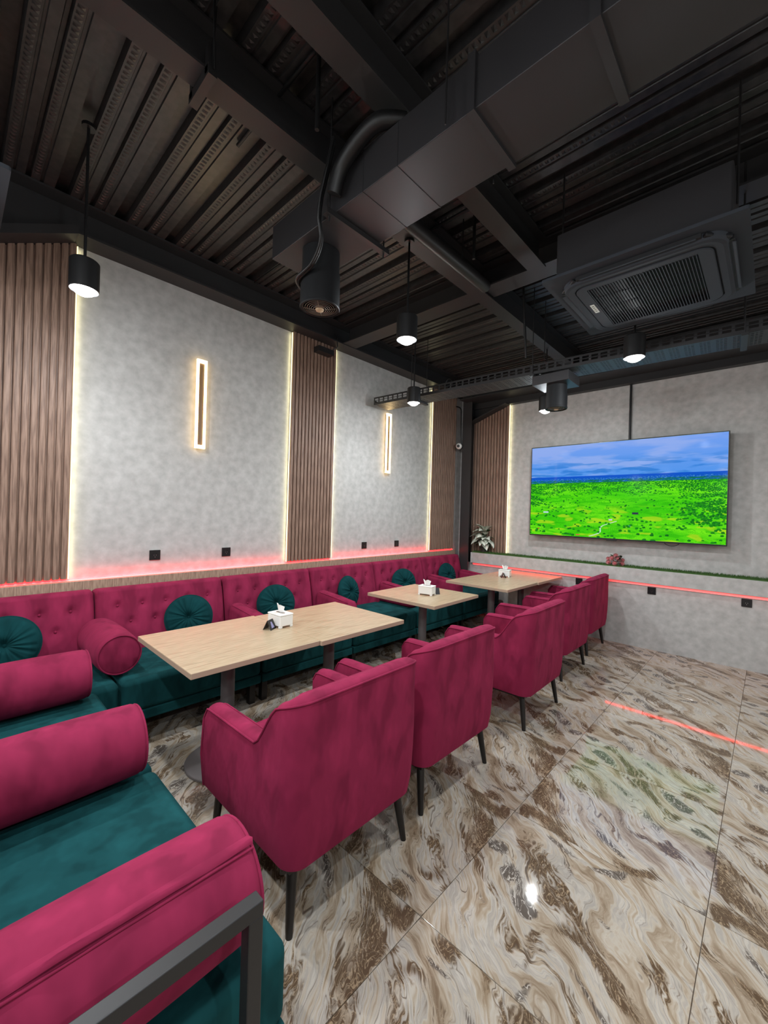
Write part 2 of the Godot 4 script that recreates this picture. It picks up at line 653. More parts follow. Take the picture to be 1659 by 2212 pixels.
# ---------------------------------------------------------------- slatted panels and light strips
func slat_panel(called: String, a: float, z: float, on_left: bool, y0: float, y1: float) -> void:
	var root := structure(called)
	var b := MB.new()
	var lo := minf(a, z)
	var hi := maxf(a, z)
	if on_left:
		b.span(Vector3(WX, y0, lo), Vector3(WX + 0.012, y1, hi))
	else:
		b.span(Vector3(lo, y0, WZ), Vector3(hi, y1, WZ + 0.012))
	part(root, "backing", b, M.slat)
	var count := int(round((hi - lo) / 0.05))
	var step := (hi - lo) / count
	b = MB.new()
	var w := step * 0.39
	var d := 0.026
	# rounded slat profile in plan, drawn along y
	var pl := [Vector2(-w, 0), Vector2(-w, d * 0.75), Vector2(-w * 0.8, d * 0.95), Vector2(-w * 0.5, d), Vector2(w * 0.5, d), Vector2(w * 0.8, d * 0.95), Vector2(w, d * 0.75), Vector2(w, 0)]
	for k in pl.size() - 1:
		var p: Vector2 = pl[k]
		var q: Vector2 = pl[k + 1]
		if on_left:
			b.quad(Vector3(q.y, y0, -q.x), Vector3(p.y, y0, -p.x), Vector3(p.y, y1, -p.x), Vector3(q.y, y1, -q.x))
		else:
			b.quad(Vector3(p.x, y0, p.y), Vector3(q.x, y0, q.y), Vector3(q.x, y1, q.y), Vector3(p.x, y1, p.y))
	for e in [y0, y1]:
		var cap := []
		for p in pl:
			cap.append(Vector3(p.y, e, -p.x) if on_left else Vector3(p.x, e, p.y))
		b.fan(cap)
	var m := b.mesh()
	for k in count:
		var o := put(root, "slat", m, M.slat)
		var at := lo + (k + 0.5) * step
		o.position = Vector3(WX + 0.012, 0, at) if on_left else Vector3(at, 0, WZ + 0.012)

func panels() -> void:
	slat_panel("trim_3", -0.64, 0.41, true, 1.02, 3.59)
	slat_panel("trim_4", -2.60, -3.23, true, 1.02, 3.59)
	slat_panel("trim_5", -5.225, -5.885, true, 1.02, 3.59)
	slat_panel("trim_6", -3.72, -3.05, false, 0.985, 3.45)
	# vertical strips on the panel edges, shining along the wall
	strip("led_strip", "warm white light strip on the edge of the widest slatted panel", -0.64, -1)
	strip("led_strip", "warm white light strip on the slatted panel edge next to the wider plain wall field", -2.60, 1)
	strip("led_strip", "warm white light strip on the slatted panel edge next to the narrower plain wall field", -3.23, -1)
	strip("led_strip", "warm white light strip on the slatted panel beside the black column, sofa wall", -5.225, 1)
	var t := thing("led_strip", "warm white light strip on the slatted panel edge beside the television", "light strip", Vector3(-3.05, 0, WZ))
	var b := MB.new()
	b.span(Vector3(0, 1.0, 0.014), Vector3(0.008, 3.42, 0.028))
	part(t, "diffuser", b, M.strip_glow)
	area(t, "glow", Vector3(0.010, 2.21, 0.021), Vector3(1, 0, -0.45), Vector2(0.012, 2.42), Color(1, 0.96, 0.74), STRIP)
	# red strips
	t = thing("red_led_strip", "red light strip on the wooden ledge above the sofas", "light strip", Vector3(WX, 1.0, 0))
	b = MB.new()
	b.span(Vector3(0.002, 0.0, -5.9), Vector3(0.014, 0.006, 0.6))
	part(t, "diffuser", b, M.red_glow)
	area(t, "glow", Vector3(0.013, 0.010, -2.65), Vector3(-1, 0.45, 0), Vector2(0.012, 6.5), Color(1, 0.03, 0.05), RED * 6.5, Vector3.BACK)
	t = thing("red_led_strip", "red light strip under the planted ledge below the television", "light strip", Vector3(0, 0.815, LZ))
	b = MB.new()
	b.span(Vector3(-3.58, -0.034, 0.0), Vector3(RX, -0.002, 0.006))
	part(t, "diffuser", b, M.red_glow)
	area(t, "glow", Vector3((-3.58 + RX) * 0.5, -0.018, 0.008), Vector3(0, -0.5, 1), Vector2(RX + 3.58, 0.03), Color(1, 0.03, 0.05), RED * 1.5, Vector3.BACK)

func strip(called: String, label: String, z: float, way: int) -> void:
	var t := thing(called, label, "light strip", Vector3(WX, 0, z))
	var b := MB.new()
	b.span(Vector3(0.014, 1.02, 0), Vector3(0.026, 3.58, 0.006 * way))
	part(t, "diffuser", b, M.strip_glow)
	area(t, "glow", Vector3(0.021, 2.3, 0.010 * way), Vector3(-0.45, 0, way), Vector2(0.012, 2.54), Color(1, 0.96, 0.74), STRIP)

# ---------------------------------------------------------------- steel frame
func ibeam(called: String, label: String, a: Vector3, z: Vector3, w: float, h: float) -> Node3D:
	# a and z: ends of the middle of the bottom flange's underside
	var t := thing(called, label, "beam", a)
	var along := z - a
	var l := along.length()
	var bs := Basis.looking_at(along, Vector3.UP)
	for spec in [["bottom_flange", Vector3(0, 0.006, -l / 2), Vector3(w, 0.012, l)], ["web", Vector3(0, h / 2, -l / 2), Vector3(0.01, h - 0.024, l)], ["top_flange", Vector3(0, h - 0.006, -l / 2), Vector3(w, 0.012, l)]]:
		var b := MB.new()
		b.xf = Transform3D(bs, Vector3.ZERO)
		b.box(spec[1], spec[2])
		part(t, spec[0], b, M.steel_paint)
	return t

func beams() -> void:
	var b: MB
	var t := thing("wall_beam", "black steel edge beam along the top of the sofa wall", "beam", Vector3(WX, 3.59, 0))
	b = MB.new()
	b.span(Vector3(0, 0, WZ), Vector3(0.20, 0.014, -0.62))
	part(t, "bottom_flange", b, M.steel_paint)
	b = MB.new()
	b.span(Vector3(0.09, 0.014, WZ), Vector3(0.10, 0.22, RZ))
	part(t, "web", b, M.steel_paint)
	b = MB.new()
	b.span(Vector3(0, 0.215, WZ), Vector3(0.23, 0.229, RZ))
	part(t, "top_flange", b, M.steel_paint)
	# haunch that dips towards the post out of view
	b = MB.new()
	var sl := -0.5
	b.xf = Transform3D(Basis(), Vector3.ZERO)
	for seg in 1:
		var z0 := -0.62
		var z1 := 0.75
		var y1 := sl * (z1 - z0)
		b.quad(Vector3(0, 0, z0), Vector3(0.2, 0, z0), Vector3(0.2, y1, z1), Vector3(0, y1, z1))
		b.quad(Vector3(0.2, 0, z0), Vector3(0.2, 0.066, z0), Vector3(0.2, y1 + 0.066, z1), Vector3(0.2, y1, z1))
		b.quad(Vector3(0, y1 + 0.066, z1), Vector3(0.2, y1 + 0.066, z1), Vector3(0.2, 0.066, z0), Vector3(0, 0.066, z0))
		b.quad(Vector3(0.103, 0.066, z0), Vector3(0.103, 0.2, z0), Vector3(0.103, 0.2, z1), Vector3(0.103, y1 + 0.066, z1))
	part(t, "haunch", b, M.steel_paint)
	ibeam("ceiling_beam", "black steel ceiling beam that carries a pendant lamp and crosses above the air duct", Vector3(-1.955, 3.575, RZ), Vector3(-1.955, 3.575, WZ), 0.13, 0.235)
	ibeam("ceiling_beam", "black steel ceiling beam that stops at the cross girder", Vector3(-1.40, 3.575, RZ), Vector3(-1.40, 3.575, -3.20), 0.13, 0.235)
	ibeam("ceiling_girder", "black steel cross girder spanning from the sofa wall over the slatted panel", Vector3(WX + 0.2, 3.60, -3.29), Vector3(RX, 3.60, -3.29), 0.20, 0.21)
	t = thing("wall_beam", "black steel edge beam along the top of the television wall", "beam", Vector3(0, 3.45, WZ))
	b = MB.new()
	b.span(Vector3(WX + 0.24, 0, 0.0), Vector3(RX, 0.014, 0.45))
	part(t, "bottom_flange", b, M.steel_paint)
	b = MB.new()
	b.span(Vector3(WX + 0.24, 0.014, 0.22), Vector3(RX, 0.36, 0.23))
	part(t, "web", b, M.steel_paint)
	b = MB.new()
	b.span(Vector3(WX + 0.24, -0.09, 0.0), Vector3(RX, 0.0, 0.10))
	part(t, "edge_channel", b, M.black_steel)
	# haunch by the column
	b = MB.new()
	b.prism([Vector2(-3.72, -0.32), Vector2(-3.04, -0.08), Vector2(-3.04, 0.0), Vector2(-3.72, 0.0)], 0.06, 0.07)
	part(t, "haunch_web", b, M.black_steel)
	b = MB.new()
	b.prism([Vector2(-3.72, -0.34), Vector2(-3.04, -0.10), Vector2(-3.04, -0.086), Vector2(-3.72, -0.326)], 0.05, 0.2)
	part(t, "haunch_flange", b, M.steel_paint)
	# column in the corner
	t = thing("steel_column", "black steel column in the corner between the two walls", "column", Vector3(-3.685, 0, -5.97))
	b = MB.new()
	b.span(Vector3(-0.085, 0, 0.108), Vector3(0.085, 3.8, 0.12))
	part(t, "front_flange", b, M.steel_paint)
	b = MB.new()
	b.span(Vector3(-0.006, 0, -0.108), Vector3(0.006, 3.8, 0.108))
	part(t, "web", b, M.black_steel)
	b = MB.new()
	b.span(Vector3(-0.085, 0, -0.12), Vector3(0.085, 3.8, -0.108))
	part(t, "rear_flange", b, M.black_steel)

# ---------------------------------------------------------------- duct, fans, cassette units, tray, pipes
func services() -> void:
	var b: MB
	# air duct across the room
	var t := thing("air_duct", "long black rectangular air duct hung below the ceiling beams", "air duct", Vector3(0, 3.2, -1.39))
	b = MB.new()
	b.rbox(Vector3((-2.36 + 2.6) / 2, 0.105, -0.17), Vector3(4.96, 0.21, 0.34), 0.004, 1)
	part(t, "trunk", b, M.duct)
	for x in [-0.895, -0.44, 0.7, 1.9]:
		b = MB.new()
		b.box(Vector3(x, 0.105, -0.17), Vector3(0.035, 0.236, 0.366))
		part(t, "flange_joint", b, M.duct)
	for x in [-1.29, -1.52]:
		b = MB.new()
		b.box(Vector3(x, 0.105, -0.17), Vector3(0.004, 0.214, 0.344))
		part(t, "seam", b, M.duct)
	b = MB.new()
	b.span(Vector3(-1.765, -0.03, 0.06), Vector3(-1.725, -0.002, -0.42))
	part(t, "hanger_channel", b, M.black_steel)
	for z in [0.03, -0.39]:
		b = MB.new()
		b.tube([Vector3(-1.745, -0.06, z), Vector3(-1.745, 0.37 if z < 0 else 0.6, z)], 0.005, 6)
		part(t, "threaded_rod", b, M.rod)
	for q in [[-1.0, 0.03], [-1.0, -0.37]]:
		b = MB.new()
		b.tube([Vector3(q[0], -0.01, q[1]), Vector3(q[0], 0.62, q[1])], 0.004, 6)
		part(t, "threaded_rod", b, M.rod)
	duct_fan("black round extractor fan hanging from the end of the air duct", Vector3(-2.07, 3.2, -1.56), 0.121, 0.345)
	# short duct with a second fan under the tray
	t = thing("fan_box", "small black duct box under the cable tray", "air duct", Vector3(-1.54, 2.86, -4.0))
	b = MB.new()
	b.rbox(Vector3(0, 0.05, 0), Vector3(0.34, 0.09, 0.3), 0.004, 1)
	part(t, "casing", b, M.duct)
	duct_fan("smaller black round extractor fan below the cable tray", Vector3(-1.53, 2.865, -4.0), 0.098, 0.22)
	# fan cable
	t = thing("fan_cable", "black cable looping from the ceiling to the extractor fan", "cable")
	var pts := []
	var cv := Curve3D.new()
	for q in [Vector3(-1.72, 3.56, -1.36), Vector3(-1.75, 3.42, -1.35), Vector3(-1.80, 3.3, -1.35), Vector3(-1.83, 3.2, -1.36), Vector3(-1.86, 3.10, -1.40), Vector3(-1.97, 3.03, -1.425), Vector3(-2.12, 3.0, -1.43), Vector3(-2.19, 3.0, -1.50)]:
		cv.add_point(q)
	smooth_curve(cv)
	for q in cv.tessellate(4, 3):
		pts.append(q)
	b = MB.new()
	b.tube(pts, 0.011, 8)
	part(t, "sheath", b, M.cable)
	b = MB.new()
	var pts2 := []
	for q in pts:
		pts2.append(q + Vector3(0.014, -0.004, 0.018))
	b.tube(pts2, 0.009, 8)
	part(t, "sheath", b, M.cable)
	t = thing("flexible_hose", "black flexible hose draped over the front of the air duct", "hose")
	cv = Curve3D.new()
	for q in [Vector3(-1.30, 3.455, -1.45), Vector3(-1.38, 3.445, -1.36), Vector3(-1.50, 3.41, -1.335), Vector3(-1.62, 3.34, -1.33), Vector3(-1.68, 3.24, -1.335)]:
		cv.add_point(q)
	smooth_curve(cv)
	pts = []
	for q in cv.tessellate(4, 3):
		pts.append(q)
	b = MB.new()
	b.tube(pts, 0.038, 14)
	part(t, "sleeve", b, M.cable)
	# air conditioning cassettes
	var ac := cassette()
	ac.position = Vector3(-0.585, 3.05, -2.985)
	tag(ac, "dark grey four-way air conditioning cassette hung in front of the television wall", "air conditioner")
	var ac2 := copy(ac, "dark grey air conditioning cassette above the corner of the sofas")
	ac2.position = Vector3(-2.94, 3.05, 0.325)
	cable_tray()
	pipes()

func smooth_curve(cv: Curve3D) -> void:
	for k in range(1, cv.point_count - 1):
		var d := (cv.get_point_position(k + 1) - cv.get_point_position(k - 1)) / 6.0
		cv.set_point_in(k, -d)
		cv.set_point_out(k, d)

func duct_fan(label: String, at: Vector3, r: float, h: float) -> void:
	var t := thing("duct_fan", label, "fan", at)
	var b := MB.new()
	b.turn([Vector2(r * 0.95, -h * 0.42), Vector2(r * 0.95, -0.001)], 36)
	part(t, "collar", b, M.fan)
	b = MB.new()
	b.turn([Vector2(r * 0.86, -h), Vector2(r, -h), Vector2(r, -h * 0.40), Vector2(r * 0.94, -h * 0.40)], 36)
	b.turn([Vector2(r * 0.86, -h * 0.75), Vector2(r * 0.86, -h)], 36)
	part(t, "housing", b, M.fan)
	b = MB.new()
	b.turn([Vector2(r * 0.995, -h - 0.004), Vector2(r * 1.02, -h + 0.002), Vector2(r * 1.02, -h + 0.012), Vector2(r, -h + 0.014)], 36)
	part(t, "rim", b, M.fan)
	b = MB.new()
	b.turn([Vector2(0.0, -h * 0.78), Vector2(r * 0.85, -h * 0.78)], 24)
	part(t, "inner_plate", b, M.cassette_dark)
	for k in range(1, 7):
		b = MB.new()
		var ring := []
		var rr := r * (0.22 + 0.105 * k)
		for a in 33:
			ring.append(Vector3(cos(TAU * a / 32) * rr, -h + 0.006 - 0.012 * (1.0 - float(k) / 6), sin(TAU * a / 32) * rr))
		b.tube(ring, 0.0022, 5, false)
		part(t, "guard_ring", b, M.wire)
	for k in 4:
		b = MB.new()
		var a := TAU * (k + 0.5) / 4
		b.tube([Vector3(cos(a) * r * 0.2, -h - 0.006, sin(a) * r * 0.2), Vector3(cos(a) * r * 0.9, -h + 0.006, sin(a) * r * 0.9)], 0.0025, 5)
		part(t, "guard_spoke", b, M.wire)
	b = MB.new()
	b.lathe([Vector2(0.0, -h - 0.014), Vector2(r * 0.2, -h - 0.012), Vector2(r * 0.22, -h - 0.004), Vector2(r * 0.22, -h + 0.01)], 20)
	part(t, "hub", b, M.hub)
	for k in 6:
		b = MB.new()
		var a := TAU * k / 6
		b.xf = Transform3D(Basis(Vector3.UP, a) * Basis(Vector3.RIGHT, 0.5), Vector3(0, -h * 0.82, 0))
		b.box(Vector3(r * 0.5, 0, 0), Vector3(r * 0.62, 0.004, r * 0.4))
		part(t, "blade", b, M.black_plastic)

func rrect(hx: float, hz: float, r: float, seg := 6) -> Array:
	var o := []
	for q in 4:
		var ce := Vector2(hx - r, hz - r) * Vector2([1, -1, -1, 1][q], [1, 1, -1, -1][q])
		for k in seg + 1:
			var a := PI / 2 * (q + float(k) / seg)
			o.append(ce + Vector2(cos(a), sin(a)) * r)
	return o

func flat_prism(b: MB, poly: Array, y0: float, y1: float) -> void:
	# outline in x-z, drawn from y0 up to y1
	var keep := b.xf
	b.xf = keep * Transform3D(Basis(Vector3(1, 0, 0), Vector3(0, 0, -1), Vector3(0, 1, 0)), Vector3.ZERO)
	var p := []
	for q in poly:
		p.append(Vector2(q.x, -q.y))
	p.reverse()
	b.prism(p, y0, y1)
	b.xf = keep

func cassette_rings(loops: Array) -> MB:
	var b := MB.new()
	for k in loops.size() - 1:
		var rows := []
		for q in [loops[k], loops[k + 1]]:
			var row := []
			for p in rrect(q[0], q[1], q[2], 8):
				row.append(Vector3(p.x, q[3], p.y))
			rows.append(row)
		b.grid(rows, true)
	return b

func cassette() -> Node3D:
	var t := thing("air_conditioner", "cassette", "air conditioner")
	var b := MB.new()
	flat_prism(b, rrect(0.485, 0.485, 0.012), 0.0, 0.018)
	part(t, "panel", b, M.cassette)
	b = MB.new()
	flat_prism(b, rrect(0.42, 0.42, 0.01), 0.018, 0.30)
	part(t, "casing", b, M.duct)
	# raised face with round corners, a joint round the grille door and a real opening behind the bars
	var loops := [[0.405, 0.405, 0.10, 0.0], [0.403, 0.403, 0.10, -0.02], [0.395, 0.395, 0.098, -0.032], [0.38, 0.38, 0.094, -0.036], [0.349, 0.349, 0.074, -0.036]]
	part(t, "face", cassette_rings(loops), M.cassette)
	part(t, "door_joint", cassette_rings([[0.349, 0.349, 0.074, -0.036], [0.349, 0.349, 0.074, -0.022], [0.341, 0.341, 0.07, -0.022], [0.341, 0.341, 0.07, -0.038]]), M.cassette)
	part(t, "grille_door", cassette_rings([[0.341, 0.341, 0.07, -0.038], [0.337, 0.337, 0.068, -0.041], [0.276, 0.297, 0.006, -0.041], [0.276, 0.297, 0.006, 0.0]]), M.cassette)
	b = MB.new()
	b.span(Vector3(-0.28, -0.004, -0.30), Vector3(0.28, -0.001, 0.30))
	part(t, "filter", b, M.cassette_dark)
	for k in 36:
		b = MB.new()
		b.box(Vector3(-0.268 + 0.536 * k / 35.0, -0.038, 0.0), Vector3(0.0045, 0.011, 0.59))
		part(t, "grille_bar", b, M.cassette)
	for k in 3:
		b = MB.new()
		b.box(Vector3(0, -0.034, 0.148 * (k - 1)), Vector3(0.55, 0.004, 0.004))
		part(t, "grille_crossbar", b, M.cassette)
	# air outlets with flaps on the four sides
	for q in 4:
		var bs := Basis(Vector3.UP, PI / 2 * q)
		b = MB.new()
		b.xf = Transform3D(bs, Vector3.ZERO)
		b.box(Vector3(0, -0.012, 0.405), Vector3(0.60, 0.02, 0.036))
		part(t, "air_outlet", b, M.cassette_dark)
		b = MB.new()
		b.xf = Transform3D(bs * Basis(Vector3.RIGHT, 0.35), bs * Vector3(0, -0.022, 0.412))
		b.rbox(Vector3.ZERO, Vector3(0.56, 0.006, 0.036), 0.003, 1)
		part(t, "flap", b, M.cassette)
		b = MB.new()
		b.xf = Transform3D(bs * Basis(Vector3.UP, PI / 4), bs * Vector3(0.36, -0.012, 0.36))
		b.rbox(Vector3.ZERO, Vector3(0.14, 0.022, 0.03), 0.008, 1)
		part(t, "corner_duct", b, M.cassette_dark)
	b = MB.new()
	b.box(Vector3(-0.306, -0.0415, 0.03), Vector3(0.026, 0.002, 0.13))
	var st := part(t, "indicator_panel", b, M.white_plastic)
	b = MB.new()
	for k in 4:
		b.box(Vector3(-0.306, -0.0428, 0.07 - k * 0.026), Vector3(0.012, 0.001, 0.010))
	part(st, "indicator_marks", b, M.wire)
	for q in [[-1, -1], [1, -1], [1, 1], [-1, 1]]:
		b = MB.new()
		b.tube([Vector3(q[0] * 0.43, 0.15, q[1] * 0.3), Vector3(q[0] * 0.43, 0.77, q[1] * 0.3)], 0.006, 6)
		part(t, "threaded_rod", b, M.rod)
	return t

func cable_tray() -> void:
	var t := thing("cable_tray", "black perforated cable tray running across in front of the television wall", "cable tray", Vector3(-3.76, 2.98, -3.74))
	t.rotation.y = 0.062
	var l := 6.2
	var wd := 0.30
	for s in 2:
		var z := -wd * s
		var b := MB.new()
		# side rail: two bands and the bridges between the slots
		b.span(Vector3(0, 0, z - 0.001), Vector3(l, 0.03, z + 0.001))
		b.span(Vector3(0, 0.078, z - 0.001), Vector3(l, 0.09, z + 0.001))
		b.span(Vector3(0, 0.051, z - 0.001), Vector3(l, 0.057, z + 0.001))
		var x := 0.0
		while x < l:
			b.span(Vector3(x, 0.03, z - 0.001), Vector3(x + 0.02, 0.078, z + 0.001))
			x += 0.075
		part(t, "side_rail", b, M.black_steel)
		b = MB.new()
		b.span(Vector3(0, 0.09, z - 0.008), Vector3(l, 0.094, z + 0.008))
		part(t, "rail_lip", b, M.black_steel)
	var b2 := MB.new()
	var x2 := 0.0
	while x2 < l:
		b2.span(Vector3(x2, 0, -wd), Vector3(x2 + 0.035, 0.002, 0))
		for k in 9:
			var z0 := -wd + (k + 0.15) * wd / 9
			b2.span(Vector3(x2 + 0.035, 0, z0), Vector3(x2 + 0.1, 0.002, z0 + wd / 9 * 0.7))
		for k in 2:
			b2.span(Vector3(x2 + 0.052 + 0.022 * k, 0.0002, -wd), Vector3(x2 + 0.060 + 0.022 * k, 0.0018, 0))
		x2 += 0.1
	part(t, "perforated_base", b2, M.steel_paint)
	b2 = MB.new()
	b2.span(Vector3(-0.002, 0, -wd), Vector3(0.0, 0.06, 0))
	part(t, "end_plate", b2, M.black_steel)
	for x in [0.6, 2.05, 3.6, 5.1]:
		for z in [0.012, -wd - 0.012]:
			var b := MB.new()
			b.tube([Vector3(x, -0.02, z), Vector3(x, 0.84, z)], 0.004, 6)
			part(t, "threaded_rod", b, M.rod)
		var b := MB.new()
		b.span(Vector3(x - 0.02, -0.022, -wd - 0.03), Vector3(x + 0.02, -0.001, 0.03))
		part(t, "support_bar", b, M.black_steel)
	# cables lying in the tray
	for k in 4:
		var c := thing("tray_cable", "black cable lying in the overhead cable tray", "cable", Vector3.ZERO, "cables in the tray")
		var b := MB.new()
		var path := []
		for i in 20:
			var q := Vector3(0.3 + 5.7 * i / 19.0, 0.016, -0.05 - 0.06 * k + 0.012 * sin(i * 1.3 + k))
			path.append(t.transform * q)
		b.tube(path, 0.012, 6)
		part(c, "sheath", b, M.cable)
	var lc := thing("cable_loop", "loose black cable loops rising out of the cable tray", "cable")
	var bb := MB.new()
	for k in 3:
		var path := []
		for i in 13:
			var a := PI * i / 12
			path.append(t.transform * Vector3(1.05 + 0.07 * k - cos(a) * (0.06 + 0.02 * k), 0.03 + sin(a) * (0.14 - 0.03 * k), -0.1 - 0.03 * k))
		bb.tube(path, 0.006, 6)
	part(lc, "sheath", bb, M.cable)

func conduit(label: String, pts: Array, r := 0.011) -> void:
	var t := thing("conduit", label, "conduit")
	var cv := Curve3D.new()
	for q in pts:
		cv.add_point(q)
	var path := []
	for k in pts.size():
		if k == 0 or k == pts.size() - 1:
			path.append(pts[k])
			continue
		var a: Vector3 = pts[k] + (pts[k - 1] - pts[k]).normalized() * minf(0.06, (pts[k - 1] - pts[k]).length() * 0.5)
		var z: Vector3 = pts[k] + (pts[k + 1] - pts[k]).normalized() * minf(0.06, (pts[k + 1] - pts[k]).length() * 0.5)
		for i in 6:
			var f := i / 5.0
			path.append(a.lerp(pts[k], f).lerp(pts[k].lerp(z, f), f))
	var b := MB.new()
	b.tube(path, r, 8)
	part(t, "pipe", b, M.cable)

func pipes() -> void:
	var t := thing("ceiling_pipe", "black round pipe running beside the ceiling beam", "pipe", Vector3(-1.72, 3.45, 0))
	var b := MB.new()
	b.tube([Vector3(0, 0, -1.78), Vector3(0, 0, -2.95)], 0.045, 16)
	part(t, "pipe", b, M.black_steel)
	for z in [-1.9, -2.6]:
		b = MB.new()
		b.tube([Vector3(0, 0.04, z), Vector3(0, 0.36, z)], 0.005, 6)
		part(t, "threaded_rod", b, M.rod)
	conduit("bent black conduit beside the beam above the air duct", [Vector3(-2.4, 3.80, -1.16), Vector3(-1.6, 3.80, -1.16), Vector3(-1.6, 3.40, -1.16)])
	conduit("bent black conduit behind the round pipe", [Vector3(-2.0, 3.78, -2.5), Vector3(-1.56, 3.78, -2.5), Vector3(-1.56, 3.40, -2.5)])
	conduit("bent black conduit dropping to the cable tray beside the cross girder", [Vector3(-2.1, 3.78, -3.62), Vector3(-1.72, 3.78, -3.62), Vector3(-1.72, 3.1, -3.72)])
	conduit("thin black conduit along the roof deck towards the sofa wall", [Vector3(-3.7, 3.80, -2.0), Vector3(-2.1, 3.80, -2.0)], 0.009)
	conduit("black conduit rising from the top of the television to the edge beam", [Vector3(-1.365, 2.5, WZ + 0.02), Vector3(-1.365, 3.36, WZ + 0.02)], 0.014)
	conduit("thin black conduit along the underside of the deck over the armchairs", [Vector3(-1.2, 3.80, -3.52), Vector3(0.8, 3.80, -3.52)], 0.010)
	# bent hook bracket on the wall beam above the narrow slatted panel
	t = thing("wall_bracket", "black bent steel bracket on top of the narrow slatted panel", "bracket", Vector3(WX + 0.04, 3.50, -2.98))
	b = MB.new()
	b.span(Vector3(0, -0.06, -0.12), Vector3(0.10, 0.0, 0.10))
	part(t, "box", b, M.black_steel)
	b = MB.new()
	b.tube([Vector3(0.10, 0.0, -0.10), Vector3(0.16, 0.03, -0.12), Vector3(0.15, 0.14, -0.12), Vector3(0.10, 0.2, -0.12)], 0.007, 6)
	part(t, "hook", b, M.black_steel)
	# clamp on the beam
	t = thing("beam_clamp", "black steel clamp holding wires on the ceiling beam", "clamp", Vector3(-1.96, 3.575, -0.77))
	b = MB.new()
	b.span(Vector3(-0.10, -0.035, -0.02), Vector3(-0.07, 0.05, 0.02))
	part(t, "jaw", b, M.black_steel)
	b = MB.new()
	b.span(Vector3(0.07, -0.035, -0.02), Vector3(0.10, 0.10, 0.02))
	part(t, "jaw", b, M.black_steel)
	b = MB.new()
	b.span(Vector3(-0.11, -0.05, -0.02), Vector3(0.11, -0.002, 0.02))
	part(t, "strap", b, M.black_steel)
	for k in 3:
		b = MB.new()
		b.tube([Vector3(0.085 + 0.02 * k, -0.03, 0), Vector3(0.13 + 0.03 * k, 0.24, 0.02 * k)], 0.004, 6)
		part(t, "wire", b, M.cable)

# ---------------------------------------------------------------- lamps
func pendant(label: String, at: Vector3, top: float) -> void:
	var t := thing("pendant_lamp", label, "pendant lamp", at)
	var r := 0.075
	var b := MB.new()
	b.turn([Vector2(0.058, 0.044), Vector2(0.058, 0.012), Vector2(0.066, 0.006), Vector2(r - 0.003, 0.0), Vector2(r, 0.004), Vector2(r, 0.165), Vector2(r - 0.006, 0.172), Vector2(0, 0.172)], 36)
	part(t, "housing", b, M.lamp_black)
	b = MB.new()
	b.turn([Vector2(0.0, -0.030), Vector2(0.026, -0.027), Vector2(0.046, -0.016), Vector2(0.056, 0.0), Vector2(0.056, 0.040), Vector2(0.0, 0.042)], 28)  # dome invented below the rim so the fill gets past the housing
	part(t, "lens", b, M.lens_glow)
	b = MB.new()
	b.tube([Vector3(0, 0.17, 0), Vector3(0, top - at.y, 0)], 0.008, 8)
	part(t, "rod", b, M.lamp_black)
	b = MB.new()
	b.turn([Vector2(0, top - at.y - 0.022), Vector2(0.035, top - at.y - 0.02), Vector2(0.035, top - at.y)], 20)
	part(t, "canopy", b, M.lamp_black)
	# the reflector's beam, and an omni fill added to brighten the upper walls
	var l := SpotLight3D.new()
	l.name = "beam"
	t.add_child(l, true)
	l.position = Vector3(0, -0.010, 0)
	l.rotation_degrees = Vector3(-90, 0, 0)
	l.spot_angle = 84.0
	l.spot_angle_attenuation = 0.85
	l.spot_range = 14.0
	l.spot_attenuation = 2.0
	l.light_size = 0.035
	l.light_color = LAMP_WHITE
	l.light_energy = PENDANT
	l.shadow_enabled = true
	var d := OmniLight3D.new()
	d.name = "wall_fill"
	t.add_child(d, true)
	d.position = Vector3(0, -0.010, 0)
	d.omni_range = 14.0
	d.omni_attenuation = 2.0
	d.light_size = 0.035
	d.light_color = LAMP_WHITE
	d.light_energy = WALL_FILL
	d.shadow_enabled = true

func lamps() -> void:
	pendant("black cylinder pendant lamp before the widest slatted panel", Vector3(-2.957, 2.85, -0.52), DECK)
	pendant("black cylinder pendant lamp hanging from the ceiling beam", Vector3(-1.945, 2.85, -2.25), 3.575)
	pendant("black cylinder pendant lamp at the end of the cable tray", Vector3(-2.98, 2.85, -3.60), DECK)
	pendant("black cylinder pendant lamp below the air conditioning cassette", Vector3(-0.797, 2.85, -3.62), DECK)
	pendant("black cylinder pendant lamp beside the smaller extractor fan", Vector3(-1.965, 2.85, -4.81), DECK)
	# the same lamps go on over the part of the room behind and beside the camera
	pendant("black cylinder pendant lamp between the two ceiling beams' near ends", Vector3(-0.76, 2.85, -0.49), DECK)
	for q in [Vector3(1.5, 2.85, -3.62), Vector3(1.5, 2.85, -0.5), Vector3(0.35, 2.85, 0.31), Vector3(-1.945, 2.85, 0.31), Vector3(-0.79, 2.85, 2.1), Vector3(-2.957, 2.85, 2.1)]:
		pendant("black cylinder pendant lamp in the open part of the room", q, DECK)
	for c in get_children():
		if c.has_meta("label") and c.get_meta("label") == "black cylinder pendant lamp in the open part of the room":
			c.set_meta("group", "pendant lamps in the open part of the room")
	sconce("tall slim rectangular wall lamp on the wider plain wall field", -1.605)
	sconce("tall slim rectangular wall lamp on the narrower plain wall field", -4.195)

